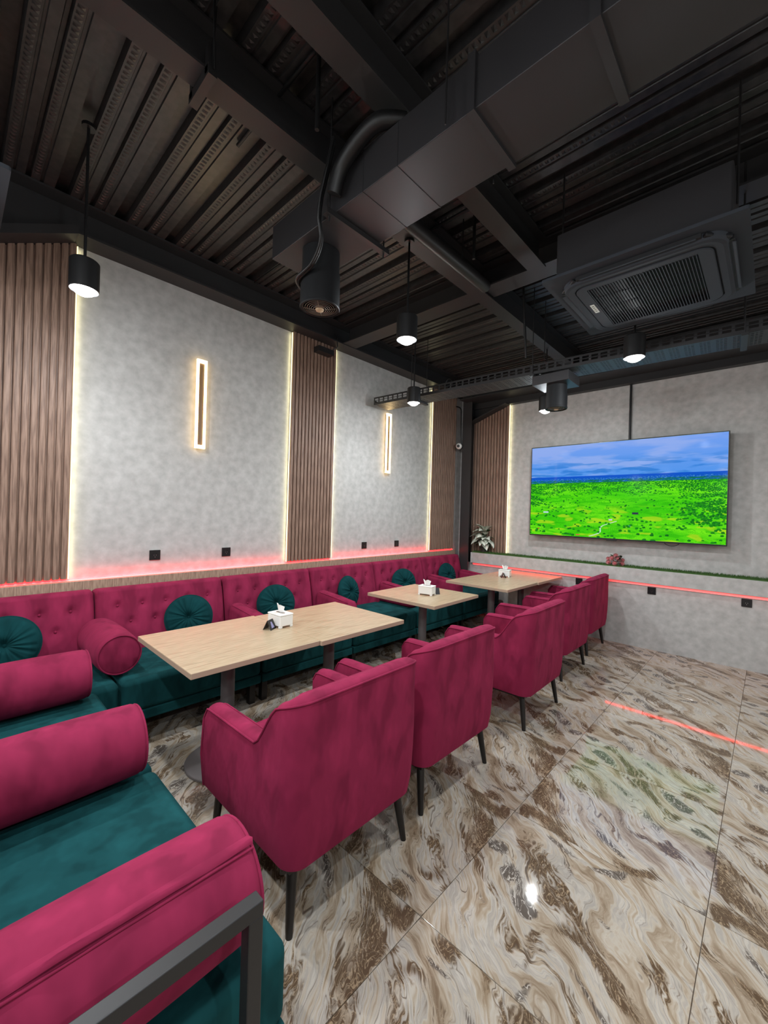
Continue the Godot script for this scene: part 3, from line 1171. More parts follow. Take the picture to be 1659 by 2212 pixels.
func sconce(label: String, z: float) -> void:
	var t := thing("wall_lamp", label, "wall lamp", Vector3(WX, 2.565, z))
	var hw := 0.046
	var hh := 0.415
	var f := 0.020
	var b := MB.new()
	b.span(Vector3(0, -hh + 0.012, -hw + 0.016), Vector3(0.034, hh - 0.012, hw - 0.016))
	part(t, "back_plate", b, M.sconce_body)
	for q in [["diffuser", Vector3(0.028, -hh, -hw), Vector3(0.05, hh, -hw + f)], ["diffuser", Vector3(0.028, -hh, hw - f), Vector3(0.05, hh, hw)], ["diffuser", Vector3(0.028, hh - f * 1.6, -hw + f), Vector3(0.05, hh, hw - f)], ["diffuser", Vector3(0.028, -hh, -hw + f), Vector3(0.05, -hh + f * 1.6, hw - f)]]:
		b = MB.new()
		b.span(q[1], q[2])
		part(t, q[0], b, M.sconce_glow)
	area(t, "glow", Vector3(0.053, 0, 0), Vector3(1, 0, 0), Vector2(0.09, 0.83), Color(1.0, 0.86, 0.62), 0.2)

# ---------------------------------------------------------------- sofas
func sofa_back(w: float) -> MB:
	# local: wall side at x = 0, room towards +x, z across the module
	var b := MB.new()
	var btn := buttons(w)
	var nz := 57
	var rows := []
	var prof := []
	for k in 23:
		var f := k / 22.0
		var y := lerpf(0.42, 0.905, f)
		prof.append(Vector3(lerpf(0.235, 0.135, pow(f, 0.9)) + 0.012 * sin(PI * f), y, 1.0))
	var x1 := 0.135
	for k in range(1, 8):
		var a := PI / 2 * k / 7
		prof.append(Vector3(x1 - 0.04 + 0.04 * cos(a), 0.905 + 0.035 * sin(a), 0.0))
	prof.append(Vector3(0.05, 0.94, 0.0))
	prof.append(Vector3(0.02, 0.935, 0.0))
	prof.append(Vector3(0.005, 0.91, 0.0))
	prof.append(Vector3(0.0, 0.42, 0.0))
	for i in prof.size():
		var row := []
		for j in nz:
			var z := lerpf(-w / 2, w / 2, float(j) / (nz - 1))
			var d := w / 2 - absf(z)
			var p := Vector3(prof[i].x, prof[i].y, z)
			var pull := 0.0
			if d < 0.03:
				pull = 0.03 * (1.0 - sqrt(maxf(0.0, 1.0 - pow(1.0 - d / 0.03, 2))))
			if i < 32:
				p.x -= pull
			if i > 20 and i < 33:
				p.y -= pull * 0.8
			if prof[i].z > 0.0:
				for q in btn:
					var dist := Vector2(q.x - z, q.y - p.y).length()
					if dist < 0.12:
						p.x -= 0.026 * exp(-pow(dist / 0.026, 2)) + 0.008 * exp(-pow(dist / 0.06, 2))
			row.append(p)
		rows.append(row)
	for row in rows:
		row.reverse()
	b.grid(rows)
	for s in 2:
		var cap := []
		for row in rows:
			cap.append(row[0] if s == 0 else row[-1])
		if s == 1:
			cap.reverse()
		b.fan(cap)
	return b

func buttons(w: float) -> Array:
	var o := []
	for k in 5:
		o.append(Vector2(lerpf(-w / 2 + 0.145, w / 2 - 0.145, k / 4.0), 0.80))
	for k in 4:
		o.append(Vector2(lerpf(-w / 2 + 0.145, w / 2 - 0.145, (k + 0.5) / 4.0), 0.672))
	return o

func back_x(y: float) -> float:
	var f := (y - 0.42) / 0.485
	return lerpf(0.235, 0.135, pow(f, 0.9)) + 0.012 * sin(PI * f)

func sofa(label: String, w: float, arm: bool) -> Node3D:
	var t := thing("sofa_module", label, "sofa", Vector3.ZERO, "sofa modules joined into one bench")
	var bk := part(t, "backrest", sofa_back(w), M.velvet_red)
	for q in buttons(w):
		var bb := MB.new()
		bb.xf = Transform3D(Basis(Vector3.FORWARD, PI / 2), Vector3(back_x(q.y) - 0.029, q.y, q.x))
		bb.lathe([Vector2(0.011, 0.0), Vector2(0.010, 0.005), Vector2(0.006, 0.009), Vector2(0.0, 0.010)], 10)
		part(bk, "button", bb, M.velvet_red)
	var b := MB.new()
	b.rbox(Vector3(0.51, 0.345, 0), Vector3(0.74, 0.215, w - 0.008), 0.035, 4, 8, "seat", w / 2)
	part(t, "seat", b, M.velvet_teal)
	b = MB.new()
	b.rbox(Vector3(0.50, 0.205, 0), Vector3(0.75, 0.07, w - 0.004), 0.012, 2, 2)
	part(t, "base", b, M.velvet_teal)
	for x in [0.10, 0.80]:
		for z in [-w / 2 + 0.05, w / 2 - 0.05]:
			b = MB.new()
			b.box(Vector3(x, 0.086, z), Vector3(0.05, 0.172, 0.05))
			part(t, "leg", b, M.black_wood)
	if arm:
		armrest(t, w / 2 - 0.08)
	return t

func armrest(t: Node3D, z: float) -> void:
	var b := MB.new()
	b.rbox(Vector3(0.49, 0.57, z), Vector3(0.58, 0.24, 0.15), 0.06, 4, 6, "arm")
	var a := part(t, "armrest", b, M.velvet_red)
	b = MB.new()
	for s in [-1, 1]:
		b.tube([Vector3(0.27, 0.695, z + s * 0.052), Vector3(0.5, 0.678, z + s * 0.052), Vector3(0.74, 0.652, z + s * 0.052)], 0.004, 6)
	part(a, "piping", b, M.piping_red)

func bolster(label: String, a: Vector3, z: Vector3, r: float, open_seam := false) -> void:
	var mid := (a + z) * 0.5
	var t := thing("bolster", label, "bolster cushion", mid)
	var l := (z - a).length() / 2
	var bs := Basis.looking_at(z - a, Vector3.UP) * Basis(Vector3.RIGHT, -PI / 2)
	var b := MB.new()
	b.xf = Transform3D(bs, Vector3.ZERO)
	var rows := []
	var prof := []
	prof.append(Vector2(r - 0.016, -l + 0.002))
	prof.append(Vector2(r - 0.006, -l + 0.006))
	prof.append(Vector2(r - 0.001, -l + 0.02))
	for k in 9:
		var f := (k + 0.5) / 9.0
		prof.append(Vector2(r + 0.004 * sin(PI * f), lerpf(-l + 0.03, l - 0.03, f)))
	prof.append(Vector2(r - 0.001, l - 0.02))
	prof.append(Vector2(r - 0.006, l - 0.006))
	prof.append(Vector2(r - 0.016, l - 0.002))
	b.lathe(prof, 40)
	part(t, "cover", b, M.velvet_red)
	for s in [-1.0, 1.0]:
		b = MB.new()
		b.xf = Transform3D(bs, Vector3.ZERO)
		var pr := [Vector2(r - 0.014, l - 0.003), Vector2(r * 0.8, l + 0.003), Vector2(r * 0.4, l + 0.010), Vector2(0, l + 0.012)]
		if s < 0:
			var p2 := []
			for q in pr:
				p2.append(Vector2(q.x, -q.y))
			p2.reverse()
			pr = p2
		b.lathe(pr, 40)
		part(t, "end_cap", b, M.velvet_red)
		b = MB.new()
		b.xf = Transform3D(bs, Vector3.ZERO)
		var ring := []
		for k in 41:
			ring.append(Vector3(sin(TAU * k / 40) * (r - 0.009), s * (l - 0.001), cos(TAU * k / 40) * (r - 0.009)))
		b.tube(ring, 0.005, 6, false)
		part(t, "piping", b, M.piping_red)
	if open_seam:
		# wavy flap along the closing seam
		b = MB.new()
		var rows2 := []
		var up := [[], [], []]
		for k in 41:
			var f := k / 40.0
			var zz := lerpf(-0.40, 0.29, f)
			var lift := 0.012 + 0.012 * sin(f * 17.0) * sin(f * 5.0) + 0.010 * sin(f * PI)
			for q in 3:
				var an: float = 1.02 + [0.14, 0.02, -0.045][q]
				var rr: float = r + [0.002, lift, lift * 0.55][q]
				up[q].append(Vector3(cos(an) * rr, sin(an) * rr, -zz))
		for q in up:
			rows2.append(q)
		b.grid(rows2)
		part(t, "seam_flap", b, M.velvet_red)
		b = MB.new()
		var line := []
		for k in 21:
			var zz := lerpf(-0.29, 0.30, k / 20.0)
			line.append(Vector3(cos(0.93) * (r + 0.004), sin(0.93) * (r + 0.004), zz))
		b.tube(line, 0.0035, 5)
		part(t, "zip", b, M.piping_red)

func round_cushion(label: String) -> Node3D:
	var t := thing("round_cushion", label, "cushion", Vector3.ZERO, "round tufted cushions on the sofas")
	var R := 0.185
	var th := 0.062
	for s in [1.0, -1.0]:
		var b := MB.new()
		var rows := []
		for i in 19:
			var rho := i / 18.0
			var row := []
			for j in 96:
				var a := TAU * j / 96
				var fold := 0.0045 * sin(a * 16.0 + 1.7 * sin(a * 3.0)) + 0.003 * sin(a * 27.0 + 2.0)
				var h := th * pow(maxf(0.0, 1.0 - pow(rho, 2.6)), 0.5)
				h *= 1.0 - 0.78 * exp(-pow(rho / 0.17, 2))
				h += fold * smoothstep(0.05, 0.35, rho) * (1.0 - smoothstep(0.8, 1.0, rho))
				row.append(Vector3(cos(a) * R * rho, sin(a) * R * rho, s * h))
			if s < 0:
				row.reverse()
			rows.append(row)
		b.grid(rows, true)
		part(t, "cover", b, M.cushion)
		b = MB.new()
		b.xf = Transform3D(Basis(Vector3.RIGHT, s * PI / 2), Vector3(0, 0, s * 0.012))
		b.lathe([Vector2(0.014, 0.0), Vector2(0.013, 0.006), Vector2(0.007, 0.011), Vector2(0, 0.012)], 12)
		part(t, "button", b, M.cushion)
	var b2 := MB.new()
	var ring := []
	for k in 49:
		ring.append(Vector3(cos(TAU * k / 48) * R, sin(TAU * k / 48) * R, 0))
	b2.tube(ring, 0.005, 6, false)
	part(t, "piping", b2, M.cushion)
	return t

func seating() -> void:
	var w := 1.012
	var labels := ["maroon and teal velvet sofa module in the corner below the widest slatted panel", "maroon and teal velvet sofa module below the tall wall lamp beside the corner module", "maroon and teal velvet sofa module below the narrow slatted panel behind the long table", "maroon and teal velvet sofa module below the narrower plain wall field behind the single table", "maroon and teal velvet sofa module next to the end module by the column", "maroon and teal velvet sofa module at the end of the row beside the black column"]
	for k in 6:
		var s := sofa(labels[k], w - 0.010, k >= 2)
		s.position = Vector3(WX + 0.058, 0, -0.785 + 0.5 * w - k * w)
	# the armrest between the first two table-side modules and the one at the end
	var kids := get_children()
	var mods := []
	for c in kids:
		if str(c.name).begins_with("sofa_module"):
			mods.append(c)
	armrest(mods[5], -w / 2 + 0.08)
	# bench that runs out from the corner, back towards the rear
	var bw := 1.05
	var b1 := sofa("maroon and teal velvet bench module between two bolsters beside the corner", bw, false)
	var b2 := sofa("maroon and teal velvet bench module at the free end with black metal arm frame", bw, false)
	for q in [[b1, -2.484], [b2, -1.432]]:
		q[0].rotation.y = PI / 2
		q[0].position = Vector3(q[1], 0, 0.232)
		q[0].set_meta("group", "bench modules out from the corner")
	# arm frame of square tube on the free end (local z = +bw/2 is the free end)
	var b := MB.new()
	var fz := bw / 2 + 0.105
	var s2 := 0.034
	b.rbox(Vector3(0.35, 0.735, fz), Vector3(0.74, s2, s2), 0.003, 1)
	b.rbox(Vector3(0.703, 0.36, fz), Vector3(s2, 0.72, s2), 0.003, 1)
	b.rbox(Vector3(0.0, 0.36, fz), Vector3(s2, 0.72, s2), 0.003, 1)
	b.rbox(Vector3(0.35, 0.16, fz), Vector3(0.68, s2, s2), 0.003, 1)
	b.box(Vector3(0.5, 0.19, fz - 0.06), Vector3(s2, s2, 0.1))
	part(b2, "arm_frame", b, M.black_steel)
	# bolsters
	bolster("maroon velvet bolster lying across the wall sofas beside the corner module", Vector3(-3.70, 0.606, -0.80), Vector3(-3.12, 0.606, -0.80), 0.135)
	bolster("maroon velvet bolster between the corner module and the bench", Vector3(-2.90, 0.61, 0.03), Vector3(-2.90, 0.61, -0.575), 0.138)
	bolster("maroon velvet bolster between the two bench modules", Vector3(-1.955, 0.61, 0.03), Vector3(-1.955, 0.61, -0.575), 0.14)
	bolster("maroon velvet bolster with an open seam resting against the black metal arm frame", Vector3(-1.04, 0.612, 0.03), Vector3(-1.04, 0.612, -0.56), 0.142, true)
	# round cushions
	var cu := [[Vector3(-3.60, 0.665, -0.27), 78.0, -14.0, "teal velvet round cushion on the corner sofa module"], [Vector3(-3.605, 0.658, -1.43), 66.0, -16.0, "teal velvet round cushion facing the long table on the sofa below the wall lamp"], [Vector3(-3.605, 0.655, -2.28), 68.0, -16.0, "teal velvet round cushion behind the tissue box of the long table"], [Vector3(-3.60, 0.655, -3.25), 102.0, -12.0, "teal velvet round cushion turned sideways beside an armrest"], [Vector3(-3.60, 0.66, -4.25), 72.0, -14.0, "teal velvet round cushion behind the single table"], [Vector3(-3.60, 0.665, -5.27), 84.0, -12.0, "teal velvet round cushion beside the black column"]]
	for q in cu:
		var c := round_cushion(q[3])
		c.position = q[0]
		c.basis = Basis(Vector3.UP, deg_to_rad(q[1])) * Basis(Vector3.RIGHT, deg_to_rad(q[2]))

# ---------------------------------------------------------------- tables
func table(label: String, ce: Vector2, sx: float, sz: float, yaw := 0.0) -> void:
	var t := thing("dining_table", label, "table", Vector3(ce.x, 0, ce.y))
	t.rotation.y = yaw
	var b := MB.new()
	b.rbox(Vector3(0, 0.7545, 0), Vector3(sx, 0.031, sz), 0.002, 1)
	part(t, "tabletop", b, M.table_wood)
	b = MB.new()
	for s in [-1, 1]:
		b.box(Vector3(s * (sx / 2 + 0.0006), 0.7545, 0), Vector3(0.0012, 0.027, sz - 0.004))
		b.box(Vector3(0, 0.7545, s * (sz / 2 + 0.0006)), Vector3(sx - 0.004, 0.027, 0.0012))
	part(t, "edge_band", b, M.table_edge)
	b = MB.new()
	b.turn([Vector2(0.042, 0.02), Vector2(0.042, 0.735)], 28)
	part(t, "leg", b, M.table_leg)
	b = MB.new()
	b.box(Vector3(0, 0.735, 0), Vector3(0.36, 0.008, 0.36))
	part(t, "top_plate", b, M.black_steel)
	b = MB.new()
	b.turn([Vector2(0.238, 0.0), Vector2(0.240, 0.004), Vector2(0.240, 0.014)], 44)
	b.lathe([Vector2(0.240, 0.014), Vector2(0.234, 0.019), Vector2(0.2, 0.021), Vector2(0.05, 0.026), Vector2(0.041, 0.03)], 44)
	part(t, "base_disc", b, M.table_base)

func tables() -> void:
	table("light oak pedestal table of the long pair, beside the bolsters", Vector2(-2.495, -1.243), 0.83, 0.80)
	table("light oak pedestal table of the long pair, away from the bolsters", Vector2(-2.475, -2.046), 0.83, 0.80)
	table("single light oak pedestal table standing alone", Vector2(-2.605, -3.39), 0.83, 0.80, 0.03)
	table("light oak pedestal table of the far pair, away from the television wall", Vector2(-2.545, -4.71), 0.83, 0.80)
	table("light oak pedestal table of the far pair, against the television wall", Vector2(-2.530, -5.515), 0.83, 0.80)

# ---------------------------------------------------------------- armchairs
func armchair() -> Node3D:
	# local: back towards +x, front towards -x
	var t := thing("armchair", "armchair", "armchair", Vector3.ZERO, "armchairs facing the sofas")
	var w := 0.365
	var xf0 := -0.375
	var xr := 0.36
	var rc := 0.085
	var plan := []
	for k in 22:
		plan.append([Vector2(lerpf(xf0, xr - rc, k / 21.0), w), Vector2(0, 1)])
	for k in range(1, 9):
		var a := PI / 2 * (1.0 - k / 8.0)
		plan.append([Vector2(xr - rc + cos(a) * rc, w - rc + sin(a) * rc), Vector2(cos(a), sin(a))])
	for k in range(1, 12):
		plan.append([Vector2(xr, lerpf(w - rc, -(w - rc), k / 12.0)), Vector2(1, 0)])
	var half := plan.size()
	for k in range(0, 9):
		var a := -PI / 2 * (k / 8.0)
		plan.append([Vector2(xr - rc + cos(a) * rc, -(w - rc) + sin(a) * rc), Vector2(cos(a), sin(a))])
	for k in range(1, 22):
		plan.append([Vector2(lerpf(xr - rc, xf0, k / 21.0), -w), Vector2(0, -1)])
	var rows := []
	var pipe_out := []
	var pipe_in := []
	var y0 := 0.255
	for q in plan:
		var p: Vector2 = q[0]
		var nn: Vector2 = q[1]
		var top: float
		if p.x < 0.10:
			top = lerpf(0.655, 0.668, (p.x - xf0) / 0.475)
			if p.x < xf0 + 0.05:
				top -= 0.05 - sqrt(maxf(0.0, 0.0025 - pow(xf0 + 0.05 - p.x, 2)))
		elif p.x < 0.27:
			top = lerpf(0.668, 0.868, smoothstep(-0.15, 1.0, (p.x - 0.10) / 0.17) * 1.02 - 0.03)
			top = maxf(top, 0.668)
		else:
			top = lerpf(0.868, 0.905, clampf((p.x - 0.27) / (xr - 0.27), 0, 1))
		var th := 0.085
		var rear := clampf(nn.x, 0.0, 1.0)
		var row := []
		for k in 9:
			var f := k / 8.0
			var y := lerpf(y0, top - 0.028, f)
			var off := lerpf(0.0, 0.03, rear) * (y - y0) + 0.008 * sin(PI * minf(f * 1.2, 1.0))
			if k == 0:
				off -= 0.008
			row.append(Vector3(p.x + nn.x * off, y, p.y + nn.y * off))
		var yb := top - 0.028
		var ob := lerpf(0.0, 0.03, rear) * (yb - y0)
		for k in range(1, 8):
			var a := PI * k / 8.0
			var off := ob - th / 2 + th / 2 * cos(a)
			row.append(Vector3(p.x + nn.x * off, yb + 0.028 * sin(a), p.y + nn.y * off))
		for k in 5:
			var y := lerpf(yb, 0.36, k / 4.0)
			var off := lerpf(0.0, 0.03, rear) * (y - y0) - th
			row.append(Vector3(p.x + nn.x * off, y, p.y + nn.y * off))
		row.append(Vector3(p.x - nn.x * (th - 0.01), y0, p.y - nn.y * (th - 0.01)))
		rows.append(row)
		pipe_out.append(row[9] + Vector3(nn.x, 0.2, nn.y) * 0.003)
		pipe_in.append(row[15] + Vector3(-nn.x, 0.3, -nn.y) * 0.003)
	var b := MB.new()
	b.grid(rows)
	for s in 2:
		var cap: Array = rows[0 if s == 0 else -1].duplicate()
		if s == 0:
			cap.reverse()
		b.fan(cap)
	part(t, "shell", b, M.velvet_red)
	b = MB.new()
	var front_l := [rows[0][0] + Vector3(-0.003, 0, 0.002), rows[0][4] + Vector3(-0.003, 0, 0.002), rows[0][8] + Vector3(-0.003, 0, 0.002)]
	var front_r := [rows[-1][8] + Vector3(-0.003, 0, -0.002), rows[-1][4] + Vector3(-0.003, 0, -0.002), rows[-1][0] + Vector3(-0.003, 0, -0.002)]
	b.tube(front_l + pipe_out + front_r, 0.005, 6)
	part(t, "piping", b, M.piping_red)
	b = MB.new()
	b.tube(pipe_in, 0.004, 6)
	part(t, "piping", b, M.piping_red)
	b = MB.new()
	b.rbox(Vector3(-0.06, 0.405, 0), Vector3(0.65, 0.13, 0.56), 0.04, 4, 6, "chair_seat")
	part(t, "seat", b, M.velvet_red)
	b = MB.new()
	b.rbox(Vector3(-0.05, 0.30, 0), Vector3(0.63, 0.09, 0.57), 0.01, 1)
	part(t, "apron", b, M.velvet_red)
	b = MB.new()
	b.span(Vector3(-0.34, 0.236, -0.335), Vector3(0.32, 0.256, 0.335))
	part(t, "base_frame", b, M.black_wood)
	for q in [[0.285, 0.30, 0.318, 0.328], [0.285, -0.30, 0.318, -0.328], [-0.32, 0.30, -0.37, 0.30], [-0.32, -0.30, -0.37, -0.30]]:
		b = MB.new()
		var a := Vector3(q[0], 0.24, q[1])
		var z := Vector3(q[2], 0.0, q[3])
		var lg := []
		for k in 4:
			var f := k / 3.0
			var ring := []
			for i in 14:
				var an := TAU * i / 14
				var r := lerpf(0.015, 0.022, f)
				if k == 0:
					r *= 0.92
				ring.append(z.lerp(a, f) + Vector3(sin(an) * r, 0, cos(an) * r))
			lg.append(ring)
		b.grid(lg, true)
		var bot: Array = lg[0].duplicate()
		bot.reverse()
		b.fan(bot)
		part(t, "leg", b, M.black_wood)
	return t

func chairs() -> void:
	var c0 := armchair()
	var spots := [[-1.600, -1.235, 0.0, "maroon velvet armchair at the end of the long table beside the bolsters"], [-1.640, -2.088, -0.01, "maroon velvet armchair at the end of the long table away from the bolsters"], [-1.635, -3.307, 0.01, "maroon velvet armchair at the single table"], [-1.780, -4.470, 0.0, "maroon velvet armchair at the far pair of tables, beside the single table's chair"], [-1.855, -5.457, 0.02, "maroon velvet armchair at the far pair of tables, next to the television wall"]]
	for k in spots.size():
		var c := c0 if k == 0 else copy(c0)
		c.position = Vector3(spots[k][0], 0, spots[k][1])
		c.rotation.y = spots[k][2]
		c.set_meta("label", spots[k][3])

# ---------------------------------------------------------------- small things
func small_things() -> void:
	television()
	for q in [[Vector3(-2.54, 0.77, -1.645), "white tissue box on the long pair of tables", 0.05], [Vector3(-2.555, 0.77, -3.385), "white tissue box on the single table", 0.25], [Vector3(-2.635, 0.77, -5.24), "white tissue box on the far pair of tables", 0.2]]:
		tissue_box(q[1], q[0], q[2])
	tent_card("small black tent card leaning by the tissue box on the long pair of tables", Vector3(-2.515, 0.77, -1.545), 0.5, true)
	tent_card("small black tent card beyond the tissue box on the single table", Vector3(-2.52, 0.77, -3.49), 2.6, false)
	tent_card("small black tent card before the tissue box on the far pair of tables", Vector3(-2.605, 0.77, -5.135), 0.7, true)
	for q in [[-1.257, 1.167, "black wall socket on the wider plain wall field, nearer the widest slatted panel"], [-1.908, 1.162, "black wall socket on the wider plain wall field, nearer the narrow slatted panel"], [-3.816, 1.153, "black wall socket on the narrower plain wall field, nearer the narrow slatted panel"], [-4.468, 1.155, "black wall socket on the narrower plain wall field, nearer the column"]]:
		var s := socket(q[2])
		s.position = Vector3(WX, q[1], q[0])
		s.rotation.y = PI / 2
	for q in [[-1.908, 0.727, "black wall socket below the planted ledge, half behind an armchair"], [-1.056, 0.727, "black wall socket below the planted ledge, in the middle of the row"], [-0.176, 0.727, "black wall socket below the planted ledge, farthest from the armchairs"]]:
		var s := socket(q[2])
		s.position = Vector3(q[0], q[1], LZ)
	security_camera()
	turf()
	potted_plant()
	flowers()

func socket(label: String) -> Node3D:
	var t := thing("wall_socket", label, "socket", Vector3.ZERO, "black wall sockets")
	var b := MB.new()
	b.rbox(Vector3(0, 0, 0.005), Vector3(0.088, 0.088, 0.010), 0.003, 1)
	part(t, "plate", b, M.black_plastic)
	b = MB.new()
	b.xf = Transform3D(Basis(Vector3.RIGHT, PI / 2), Vector3(0, 0, 0.0102))
	b.turn([Vector2(0.021, 0.0), Vector2(0.021, 0.002), Vector2(0.019, 0.002), Vector2(0.018, 0.0003), Vector2(0.0, 0.0003)], 24)
	part(t, "recess", b, M.black_plastic)
	for s in [-1, 1]:
		b = MB.new()
		b.xf = Transform3D(Basis(Vector3.RIGHT, PI / 2), Vector3(s * 0.009, 0, 0.0106))
		b.turn([Vector2(0.0028, 0.0), Vector2(0.0028, 0.001), Vector2(0.0, 0.001)], 10)
		part(t, "contact", b, M.chrome)
	b = MB.new()
	b.box(Vector3(0, -0.017, 0.0115), Vector3(0.006, 0.005, 0.002))
	part(t, "earth_clip", b, M.chrome)
	return t

func screen_picture() -> ImageTexture:
	var w := 720
	var h := 408
	var im := Image.create(w, h, false, Image.FORMAT_RGB8)
	var cl := noise(1.0, 71, 4)
	var hill := noise(1.0, 72, 2)
	var tr := noise(1.0, 73, 3)
	var fine := noise(1.0, 74, 2)
	for j in h:
		var v := float(j) / h
		for i in w:
			var u := float(i) / w
			var c: Color
			if v < 0.345:
				var f := v / 0.345
				c = srgb(118, 160, 240).lerp(srgb(84, 150, 236), f)
				var k := cl.get_noise_2d(u * 2.4, v * 7.0)
				c = c.lerp(srgb(156, 178, 238), clampf(k * 1.5 + 0.3, 0.0, 0.7))
				var low := cl.get_noise_2d(u * 4.0 + 9.0, v * 16.0)
				c = c.lerp(srgb(36, 116, 206), clampf((low - 0.02) * 2.4, 0.0, 0.65) * smoothstep(0.35, 0.8, f))
			elif v < 0.415:
				c = srgb(16, 84, 206).lerp(srgb(10, 92, 176), (v - 0.345) / 0.07)
				var sp := fine.get_noise_2d(u * 70.0, v * 160.0)
				if v > 0.37 and sp > 0.2:
					c = c.lerp(srgb(120, 190, 214), clampf((sp - 0.2) * 4.0, 0.0, 0.7))
				if v > 0.385:
					c = c.lerp(srgb(10, 110, 60), clampf(tr.get_noise_2d(u * 22.0, v * 60.0) + 0.45, 0.0, 0.8))
			else:
				var d := (v - 0.415) / 0.585
				var hh := hill.get_noise_2d(u * 2.2, d * 2.6)
				c = srgb(64, 206, 10).lerp(srgb(118, 236, 24), clampf(hh + 0.5, 0.0, 1.0))
				var field := hill.get_noise_2d(u * 9.0 + 40.0, d * 14.0)
				c = c.lerp(srgb(40, 176, 8), clampf(field * 1.6, 0.0, 0.5))
				var ln := absf(sin((hh * 9.0 + d * 7.0 + u * 1.5) * 9.0))
				c = c.lerp(srgb(28, 150, 8), (1.0 - smoothstep(0.05, 0.3, ln)) * 0.7 * smoothstep(0.12, 0.3, d))
				var gold := hill.get_noise_2d(u * 6.0 + 30.0, d * 7.0)
				c = c.lerp(srgb(200, 222, 36), clampf((gold - 0.2) * 3.0, 0.0, 0.65) * smoothstep(0.35, 0.6, d))
			im.set_pixel(i, j, c)
	# a pale lane, a long barn and a few roofs
	for k in 60:
		var f := k / 59.0
		var px := int(w * (0.365 + 0.13 * f + 0.02 * sin(f * 7.0)))
		var py := int(h * (0.985 - 0.165 * f))
		im.fill_rect(Rect2i(px, py, int(7 - 3 * f), 3), srgb(190, 226, 196))
	im.fill_rect(Rect2i(int(w * 0.085), int(h * 0.735), 24, 7), srgb(190, 220, 226))
	im.fill_rect(Rect2i(int(w * 0.47), int(h * 0.80), 14, 7), srgb(206, 206, 214))
	im.fill_rect(Rect2i(int(w * 0.59), int(h * 0.73), 22, 8), srgb(46, 52, 74))
	im.fill_rect(Rect2i(int(w * 0.045), int(h * 0.925), 12, 5), srgb(196, 96, 40))
	im.fill_rect(Rect2i(int(w * 0.29), int(h * 0.975), 16, 5), srgb(206, 110, 66))
	im.fill_rect(Rect2i(int(w * 0.57), int(h * 0.86), 10, 7), srgb(70, 150, 150))
	# tree crowns, dense far off and on both flanks, few in the fields
	var rng := RandomNumberGenerator.new()
	rng.seed = 19
	for k in 20000:
		var u := rng.randf()
		var d := pow(rng.randf(), 1.4)
		var dens := 0.95 * (1.0 - smoothstep(0.05, 0.26, d)) + 0.9 * smoothstep(0.17, 0.0, u) * (1.0 - smoothstep(0.3, 0.5, d)) + 0.8 * smoothstep(0.76, 0.95, u) * (1.0 - smoothstep(0.45, 0.85, d)) + 0.035
		dens *= clampf(0.7 + 1.8 * tr.get_noise_2d(u * 7.0, d * 12.0), 0.05, 1.0)
		if rng.randf() > dens:
			continue
		var r := lerpf(1.6, 6.5, d) * rng.randf_range(0.7, 1.2)
		var cx := u * w
		var cy := (0.415 + 0.585 * d) * h
		var tone := srgb(8, 96, 26).lerp(srgb(24, 140, 22), rng.randf())
		for y in range(int(cy - r), int(cy + r * 0.5) + 1):
			for x in range(int(cx - r), int(cx + r) + 1):
				if x < 0 or y < 0 or x >= w or y >= h:
					continue
				var q := Vector2((x - cx) / r, (y - cy) / (r * 0.8))
				if q.length() < 1.0 - 0.35 * absf(fine.get_noise_2d(x * 0.5, y * 0.5)):
					im.set_pixel(x, y, tone.lerp(srgb(70, 190, 40), clampf(-q.y * 0.5 - q.x * 0.2, 0.0, 0.5)))
	im.generate_mipmaps()
	return ImageTexture.create_from_image(im)

func television() -> void:
	var t := thing("television", "large flat television showing green rice terraces under a blue sky", "television", Vector3(-1.487, 1.976, -5.955))
	var hw := 1.135
	var hh := 0.648
	var b := MB.new()
	b.rbox(Vector3(0, 0, -0.018), Vector3(hw * 2, hh * 2, 0.032), 0.004, 1)
	part(t, "bezel", b, M.black_plastic)
	b = MB.new()
	b.quad(Vector3(-hw + 0.011, -hh + 0.016, 0.0002), Vector3(hw - 0.011, -hh + 0.016, 0.0002), Vector3(hw - 0.011, hh - 0.011, 0.0002), Vector3(-hw + 0.011, hh - 0.011, 0.0002))
	var sm := mat(Color(0.02, 0.02, 0.02), 0.05, 0, 0.14)
	sm.emission_enabled = true
	sm.emission = Color(1, 1, 1)
	sm.emission_operator = BaseMaterial3D.EMISSION_OP_MULTIPLY
	sm.emission_texture = screen_picture()
	sm.emission_energy_multiplier = 1.15
	part(t, "screen", b, sm)
	b = MB.new()
	b.rbox(Vector3(0, 0, -0.05), Vector3(1.2, 0.7, 0.04), 0.006, 1)
	part(t, "rear_housing", b, M.black_plastic)
	b = MB.new()
	b.span(Vector3(-0.3, -0.2, WZ + 5.955), Vector3(0.3, 0.2, -0.07))
	part(t, "wall_mount", b, M.black_steel)
	b = MB.new()
	b.rbox(Vector3(-0.03, -hh - 0.008, -0.012), Vector3(0.12, 0.018, 0.02), 0.003, 1)
	part(t, "sensor_bar", b, M.black_plastic)
	b = MB.new()
	var path := []
	for k in 13:
		var a := PI * k / 12
		path.append(Vector3(0.62 - 0.08 * cos(a), -hh + 0.02 - 0.055 * sin(a), -0.03))
	b.tube(path, 0.004, 6)
	part(t, "cable_loop", b, M.cable)
	area(t, "glow", Vector3(0, 0, 0.012), Vector3(0, 0, 1), Vector2(hw * 2, hh * 2), Color(0.42, 0.68, 1.0), 0.3)

